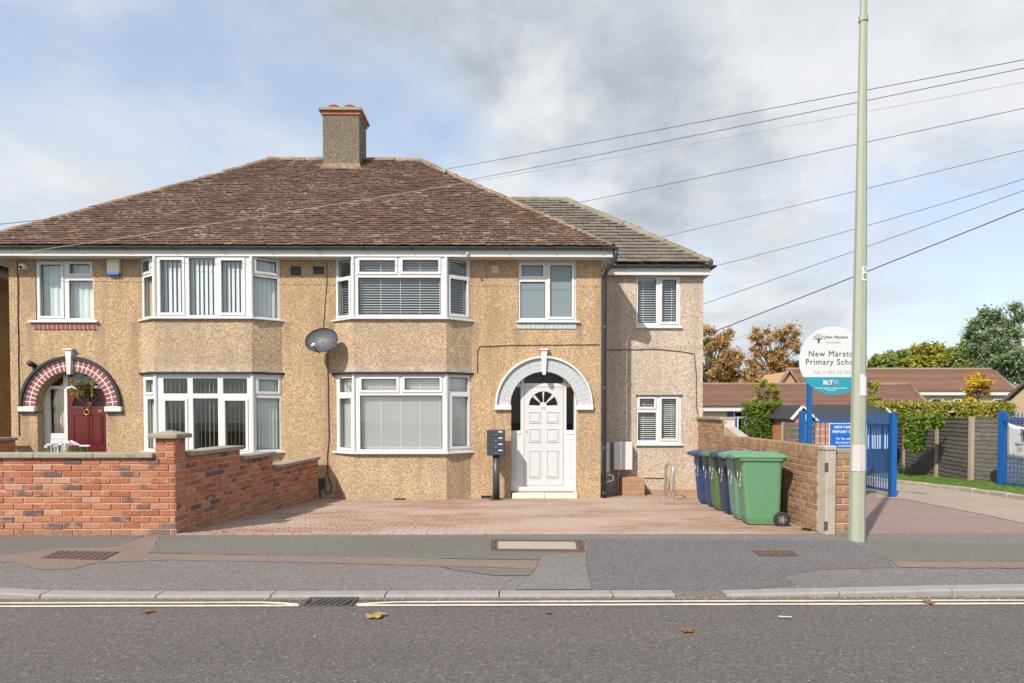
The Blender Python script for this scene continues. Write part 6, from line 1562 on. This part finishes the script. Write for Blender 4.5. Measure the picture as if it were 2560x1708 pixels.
# playhouse and shelter inside the school grounds
yp = 18; t = empty('playhouse', (P(2008, 1100, yp).x, yp, gd(yp)), 'small orange timber playhouse with pale green gable boards behind the railings', 'playhouse')
a, m_, c2 = P(1976, 1049, yp), P(2005, 1016, yp), P(2043, 1054, yp)
mb = MB(); mb.v = [(a.x + .12, yp, gd(yp)), (c2.x - .12, yp, gd(yp)), (c2.x - .12, yp, c2.z), (m_.x, yp, m_.z - .08), (a.x + .12, yp, a.z)]; mb.v += [(x, yp + 1.5, z) for x, y, z in mb.v]
mb.f = [(0, 1, 2, 3, 4), (9, 8, 7, 6, 5), (1, 6, 7, 2), (2, 7, 8, 3), (3, 8, 9, 4), (4, 9, 5, 0)]; mb.build('walls', M['shed_wood'], t)
for p, s in ((a, -1), (c2, 1)):
    MB().bar((p.x, yp - .05, p.z), (m_.x, yp - .05, m_.z), .05, .11, (0, 1, 0)).build('barge_board', M['mint'], t)
    mb = MB(); mb.v = [p, m_, m_ + Vector((0, 1.6, 0)), p + Vector((0, 1.6, 0))] + [v + Vector((0, 0, .04)) for v in (p, m_, m_ + Vector((0, 1.6, 0)), p + Vector((0, 1.6, 0)))]; mb.f = [(0, 1, 2, 3), (7, 6, 5, 4), (0, 4, 5, 1), (1, 5, 6, 2), (2, 6, 7, 3), (3, 7, 4, 0)]; mb.build('roof', M['felt'], t)
q = Plane((0, yp - .01), (1, yp - .01)).rect(2012, 2022, 1034, 1056); bx('window', M['sheet'], t, q[0], q[1], yp - .02, yp - .001, q[2], q[3])
ysh = 20.5; t = empty('shelter', (P(2130, 1100, ysh).x, ysh, gd(ysh)), 'dark felt roofed shelter with white wall behind the blue gate', 'shelter')
l0, l1, r1_, r0_ = P(2026, 1062, ysh), P(2026, 1012, ysh + 2), P(2203, 1012, ysh + 2), P(2246, 1060, ysh)
mb = MB(); mb.v = [l0, r0_, r1_, l1] + [v + Vector((0, 0, -.06)) for v in (l0, r0_, r1_, l1)]; mb.f = [(0, 1, 2, 3), (7, 6, 5, 4), (0, 4, 5, 1), (1, 5, 6, 2), (2, 6, 7, 3), (3, 7, 4, 0)]; mb.build('roof', M['felt'], t)
MB().bar(r0_ + Vector((.02, -.02, .02)), r1_ + Vector((.02, 0, .02)), .05, .10).build('barge_board', M['sign_white'], t)
yw = ysh + .3; Wp = Plane((0, yw), (1, yw))
q = Wp.rect(2160, 2236, 1062, 1122); bx('white_panel', M['sign_white'], t, q[0], q[1], yw, yw + .05, q[2], q[3])
for i in range(1, 5): xx = q[0] + (q[1] - q[0]) * i / 5; bx('batten', M['bluep'], t, xx - .02, xx + .02, yw - .02, yw - .001, q[2], q[3])
q2 = Wp.rect(2060, 2240, 1122, 1170); bx('dark_panel', M['felt'], t, q2[0], q2[1], yw, yw + .05, gd(yw), q2[3])
# brown screen and dark slats between wall and railing
ysn = 16.2; Sp = Plane((0, ysn), (1, ysn)); t = empty('slatted_screen', (P(2060, 1150, ysn).x, ysn, gd(ysn)), 'red-brown slatted screen behind the blue railing', 'screen')
q = Sp.rect(2042, 2082, 1056, 1130)
for i in range(9): z = gd(ysn) + (q[3] - gd(ysn)) * i / 9; bx('slat', M['shed_wood'], t, q[0], q[1], ysn, ysn + .03, z + .01, z + (q[3] - gd(ysn)) / 9 - .012)
t = empty('slatted_fence', (P(1990, 1150, ysn).x, ysn, gd(ysn)), 'dark weathered slatted fence beside the clipped bush', 'fence')
q = Sp.rect(1962, 2040, 1056, 1130)
for i in range(11): z = gd(ysn) + (q[3] - gd(ysn)) * i / 11; bx('slat', M['fence'], t, q[0], q[1], ysn + .05, ysn + .08, z + .012, z + (q[3] - gd(ysn)) / 11 - .012)
for xx in (q[0], q[1]): bx('post', M['wood_post'], t, xx - .04, xx + .04, ysn + .081, ysn + .15, gd(ysn), q[3])

# ------------------------------------------------------------------ left neighbour
ynb = 11.9; xnb = P(-12, 800, 13.0).x - .02; znb = P(10, 692, 13.1).z
t = empty('neighbouring_house', (xnb - 4, 12, gd(12)), 'shaded side of the neighbouring house at the left picture edge', 'house')
bx('side_wall', M['pebble'], t, xnb - 8, xnb, ynb, ynb + 2.6, -.6, znb)
bx('soffit', M['soffit'], t, xnb + .001, xnb + .30, ynb - .4, ynb + 2.9, znb - .005, znb + .02)
bx('fascia', M['white'], t, xnb + .301, xnb + .32, ynb - .4, ynb + 2.9, znb - .01, znb + .14)
gutter(t, (xnb + .38, ynb - .45, znb + .11), (xnb + .38, ynb + 2.9, znb + .11), .055, M['gutter'], .95)
mb = MB(); e = .40; x0, x1, y0, y1 = xnb - 8.4, xnb + e, ynb - .45, ynb + 2.9
mb.v = [(x0, y0, znb + .12), (x1, y0, znb + .12), (x1, y1, znb + .12), (x0, y1, znb + .12), (x0 + 4, y0 + 1.65, znb + 1.3), (x1 - 1.6, y0 + 1.65, znb + 1.3)]
mb.f = [(0, 1, 5, 4), (1, 2, 5), (2, 3, 4, 5), (3, 0, 4), (3, 2, 1, 0)]; rn = mb.build('roof', M['tile_ext'], t)
courses('tile_course', [(x1, y0, znb + .12), (x1, y1, znb + .12), (x1 - 1.6, y0 + 1.651, znb + 1.3), (x1 - 1.6, y0 + 1.65, znb + 1.3)], M['tile_ext'], rn, 14, .03)

# ------------------------------------------------------------------ overhead wires and their pole
pole = Vector((17.0, 8.3, 8.0)); D2S = 2560 / 2350
t = empty('telegraph_pole', (pole.x, pole.y, gd(8)), 'timber telegraph pole right of the picture carrying the overhead wires', 'pole')
MB().tube([(pole.x, pole.y, -.5), (pole.x, pole.y, 8.3)], [.15, .11], 12).build('shaft', M['pole_wood'], t)
MB().tube([(pole.x, pole.y, 8.0), (pole.x, pole.y, 8.15)], .18, 12).build('ring_head', M['steel'], t)
def wire(label, x0, y0, Y, x1, y1, r=.008, sag=.25, mat='wire', ext=0.0):
    a = P(x0 * D2S, y0 * D2S, Y); d1 = px_ray(x1 * D2S, y1 * D2S)
    # the pole end: where the sight line through the second point passes the pole
    tt = pole.x / d1.x; b2 = Vector((pole.x, d1.y * tt, EYE + d1.z * tt))
    b2 = Vector((pole.x, pole.y + (b2.y - pole.y) * 1.0, b2.z))
    k = 24; pts = []
    for i in range(k + 1):
        f = i / k; p = a.lerp(b2, f); p.z -= sag * 4 * f * (1 - f) * .25; pts.append(p)
    o = MB().tube(pts, r, 5).build('overhead_wire', M[mat], None); tag(o, label, 'wire', 'overhead wires')
EX, EY = 3928, -140
wire('uppermost overhead wire, leaving the ridge of the brown roof', 900, 411, 24, EX, -172, .0085)
wire('second overhead wire from the top, leaving the right hip', 960, 436, 23, EX, -172, .0085)
wire('pale overhead wire crossing in front of the brown roof to its left eave', 62, 578, YF - .1, EX, -130, .0045, .9, 'wire_pale')
wire('overhead wire leaving the ridge of the extension roof', 1250, 481, 20, EX, -100, .0075)
wire('overhead wire leaving the hip of the extension roof', 1450, 560, 18, EX, -50, .0065)
wire('curved overhead wire from the gutter end of the extension', 1640, 611, 12.75, EX, -150, .0055, 1.2)
wire('overhead wire from the upper right corner of the extension', 1614, 698, 12.97, EX, -145, .006)
wire('thick black overhead wire from the extension to the upper right', 1614, 771, 12.97, EX, -170, .011)
a, b2 = P(-60, 567, 17.5), P(190, 541, 17.5)
tag(MB().tube([a, b2], .010, 5).build('overhead_wire', M['wire'], None), 'short length of wire over the left hip of the brown roof', 'wire', 'overhead wires')

# ------------------------------------------------------------------ small things
t = empty('hanging_basket', P(206, 968, Y0 - .02), 'trailing green plant hanging under the red brick arch', 'hanging plant')
cs, rs = [], []
hb = P(206, 962, Y0 + .02)
for _ in range(22): cs.append(hb + Vector((random.uniform(-.24, .24), random.uniform(-.08, .08), random.uniform(-.08, .06)))); rs.append((.06, .05, .05))
for x, l in ((-.2, .16), (-.06, .24), (.0, .14), (.2, .18)):
    for i in range(4): cs.append(hb + Vector((x + random.uniform(-.02, .02), -.03, -.08 - l * i / 4))); rs.append((.025, .025, .04))
quads('foliage', leaves(cs, rs, 18, .022), M['lf_yellowgreen'], t, 4)
MB().tube([hb + Vector((0, 0, -.1)), hb + Vector((0, 0, -.02)), hb + Vector((0, 0, 0))], [.06, .15, .16], 12).build('basket', M['bark'], t)
MB().tube([hb, (hb.x, hb.y, s97 + ri97 - .02)], .006, 5).build('chain', M['black'], t)
t = empty('flower_clump', (P(165, 1110, 8.2).x, 8.2, gd(8.2)), 'clump of small lilac flowers behind the red brick wall', 'flowers')
st, pe = MB(), []
for _ in range(120):
    f = random.random(); x = 114 + f * 108; ytop = 1122 - 20 * math.sin(math.pi * min(1, f * 1.1 + .12)) * random.uniform(.3, 1.0) - (6 if f > .55 else 0)
    p = P(x, ytop, 8.2 + random.uniform(-.25, .25)); b0 = Vector((p.x + random.uniform(-.1, .1), p.y + random.uniform(-.1, .1), gd(8.2)))
    st.tube([b0, b0.lerp(p, .6), p], .003, 3, False)
    for k in range(7):
        a = 2 * math.pi * k / 7; u = Vector((math.cos(a), math.sin(a) * .6 - .2, .45 * math.sin(a) + .2)) * .030; w = Vector((-math.sin(a), math.cos(a), 0)) * .009
        pe.append([p, p + u * .6 + w, p + u, p + u * .6 - w])
st.build('stems', M['lf_hedge'], t); quads('petals', np.array([[tuple(v) for v in q] for q in pe]), M['flower'], t, 4)
wd = G(2030, 1326, True); t = empty('weed', wd, 'small light green weed at the foot of the concrete gatepost', 'weed')
vs_ = []
for k in range(16):
    a = random.uniform(2.2, 5.2) if k < 11 else random.uniform(0, 6.28); l = random.uniform(.06, .19); u = Vector((math.cos(a), math.sin(a), random.uniform(.08, .9))) * l; w = Vector((-math.sin(a), math.cos(a), 0)) * l * .16
    vs_.append([wd, wd + u * .55 + w, wd + u + Vector((0, 0, -.02)), wd + u * .55 - w])
quads('leaf', np.array([[tuple(v) for v in q] for q in vs_]), M['lf_ivy'], t, 4)
def road_leaf(label, px, py, size, mat, rz):
    d = px_ray(px, py); tt = (EYE - (-.03)) / -d.z; p = Vector((d.x * tt, d.y * tt, 0)); p.z = (road_z(p.x, p.y) if p.y < 4.7 else gd(p.y)) + .008
    mb = MB(); k = 14
    out = [(size * (.5 + .14 * math.cos(5 * a)) * math.cos(a), size * .8 * (.5 + .14 * math.cos(5 * a)) * math.sin(a)) for a in [2 * math.pi * i / 30 for i in range(30)]]
    mb.v = [(0, 0, .012)] + [(x, y, .002 + .35 * abs(x) * abs(math.sin(3 * x / size + 1)) + random.uniform(0, .006)) for x, y in out]
    mb.f = [(0, 1 + i, 1 + (i + 1) % 30) for i in range(30)]
    o = mb.build('fallen_leaf', M[mat], None, local=True); o.location = p; o.rotation_euler = (0, 0, rz); tag(o, label, 'leaf', 'fallen leaves on the road')
    m = o.modifiers.new('thickness', 'SOLIDIFY'); m.thickness = .001
road_leaf('large yellow leaf on the road below the gully', 938, 1539, .13, 'leaf_dry', .3)
road_leaf('small brown leaf on the road at the left', 370, 1527, .07, 'leaf_brown', 1.1)
road_leaf('small orange leaf on the road below the driveway', 1370, 1530, .05, 'leaf_brown', .4)
road_leaf('red-brown leaf lying alone in the road right of centre', 1717, 1577, .09, 'leaf_brown', .2)
road_leaf('curled brown leaf on the double lines near the right edge', 2322, 1504, .085, 'leaf_brown', .8)
road_leaf('dark leaf on the drive near the low brick wall', 562, 1336, .06, 'leaf_brown', .5)
p = P(1962, 1545, 4.2); d = px_ray(1962, 1545); tt = (EYE + .03) / -d.z; p = Vector((d.x * tt, d.y * tt, -.03))
tag(MB().bar(p + Vector((-.045, .006, .010)), p + Vector((.045, -.006, .010)), .010, .004).build('litter_scrap', M['sign_white'], None), 'thin white scrap of litter on the road', 'litter')

# grit and crumbs of leaf gathered along the kerb, the wall foot and the drive edge
gv = []
for _ in range(900):
    f = random.random()
    if f < .6: x, y = random.uniform(-5, 6.5), 4.72 - abs(random.gauss(0, .035)); z = road_z(x, y) + .004
    elif f < .8: x, y = random.uniform(-6.2, -3.9), 6.985 - abs(random.gauss(0, .05)); z = gd(y) + .004
    elif f < .9: x, y = random.uniform(-3.8, 3.5), 6.99 - abs(random.gauss(0, .03)); z = gd(y) + .005
    else: x, y = random.uniform(-5, 6), random.uniform(3.4, 6.9); z = (road_z(x, y) if y < 4.7 else gd(y)) + .006
    s_ = random.uniform(.003, .011); a = random.uniform(0, 6.28)
    q = [(x + s_ * math.cos(a + k * 2.09), y + s_ * math.sin(a + k * 2.09), z) for k in range(3)]; t_ = (x, y, z + s_ * .8)
    gv += [[q[0], q[1], t_], [q[1], q[2], t_], [q[2], q[0], t_]]
tag(quads('grit', gv, plain('grit', (.30, .25, .19), .9, .5, 3, 0), None, 3), 'grit and leaf crumbs gathered along the kerb and wall foot', 'grit', kind='stuff')
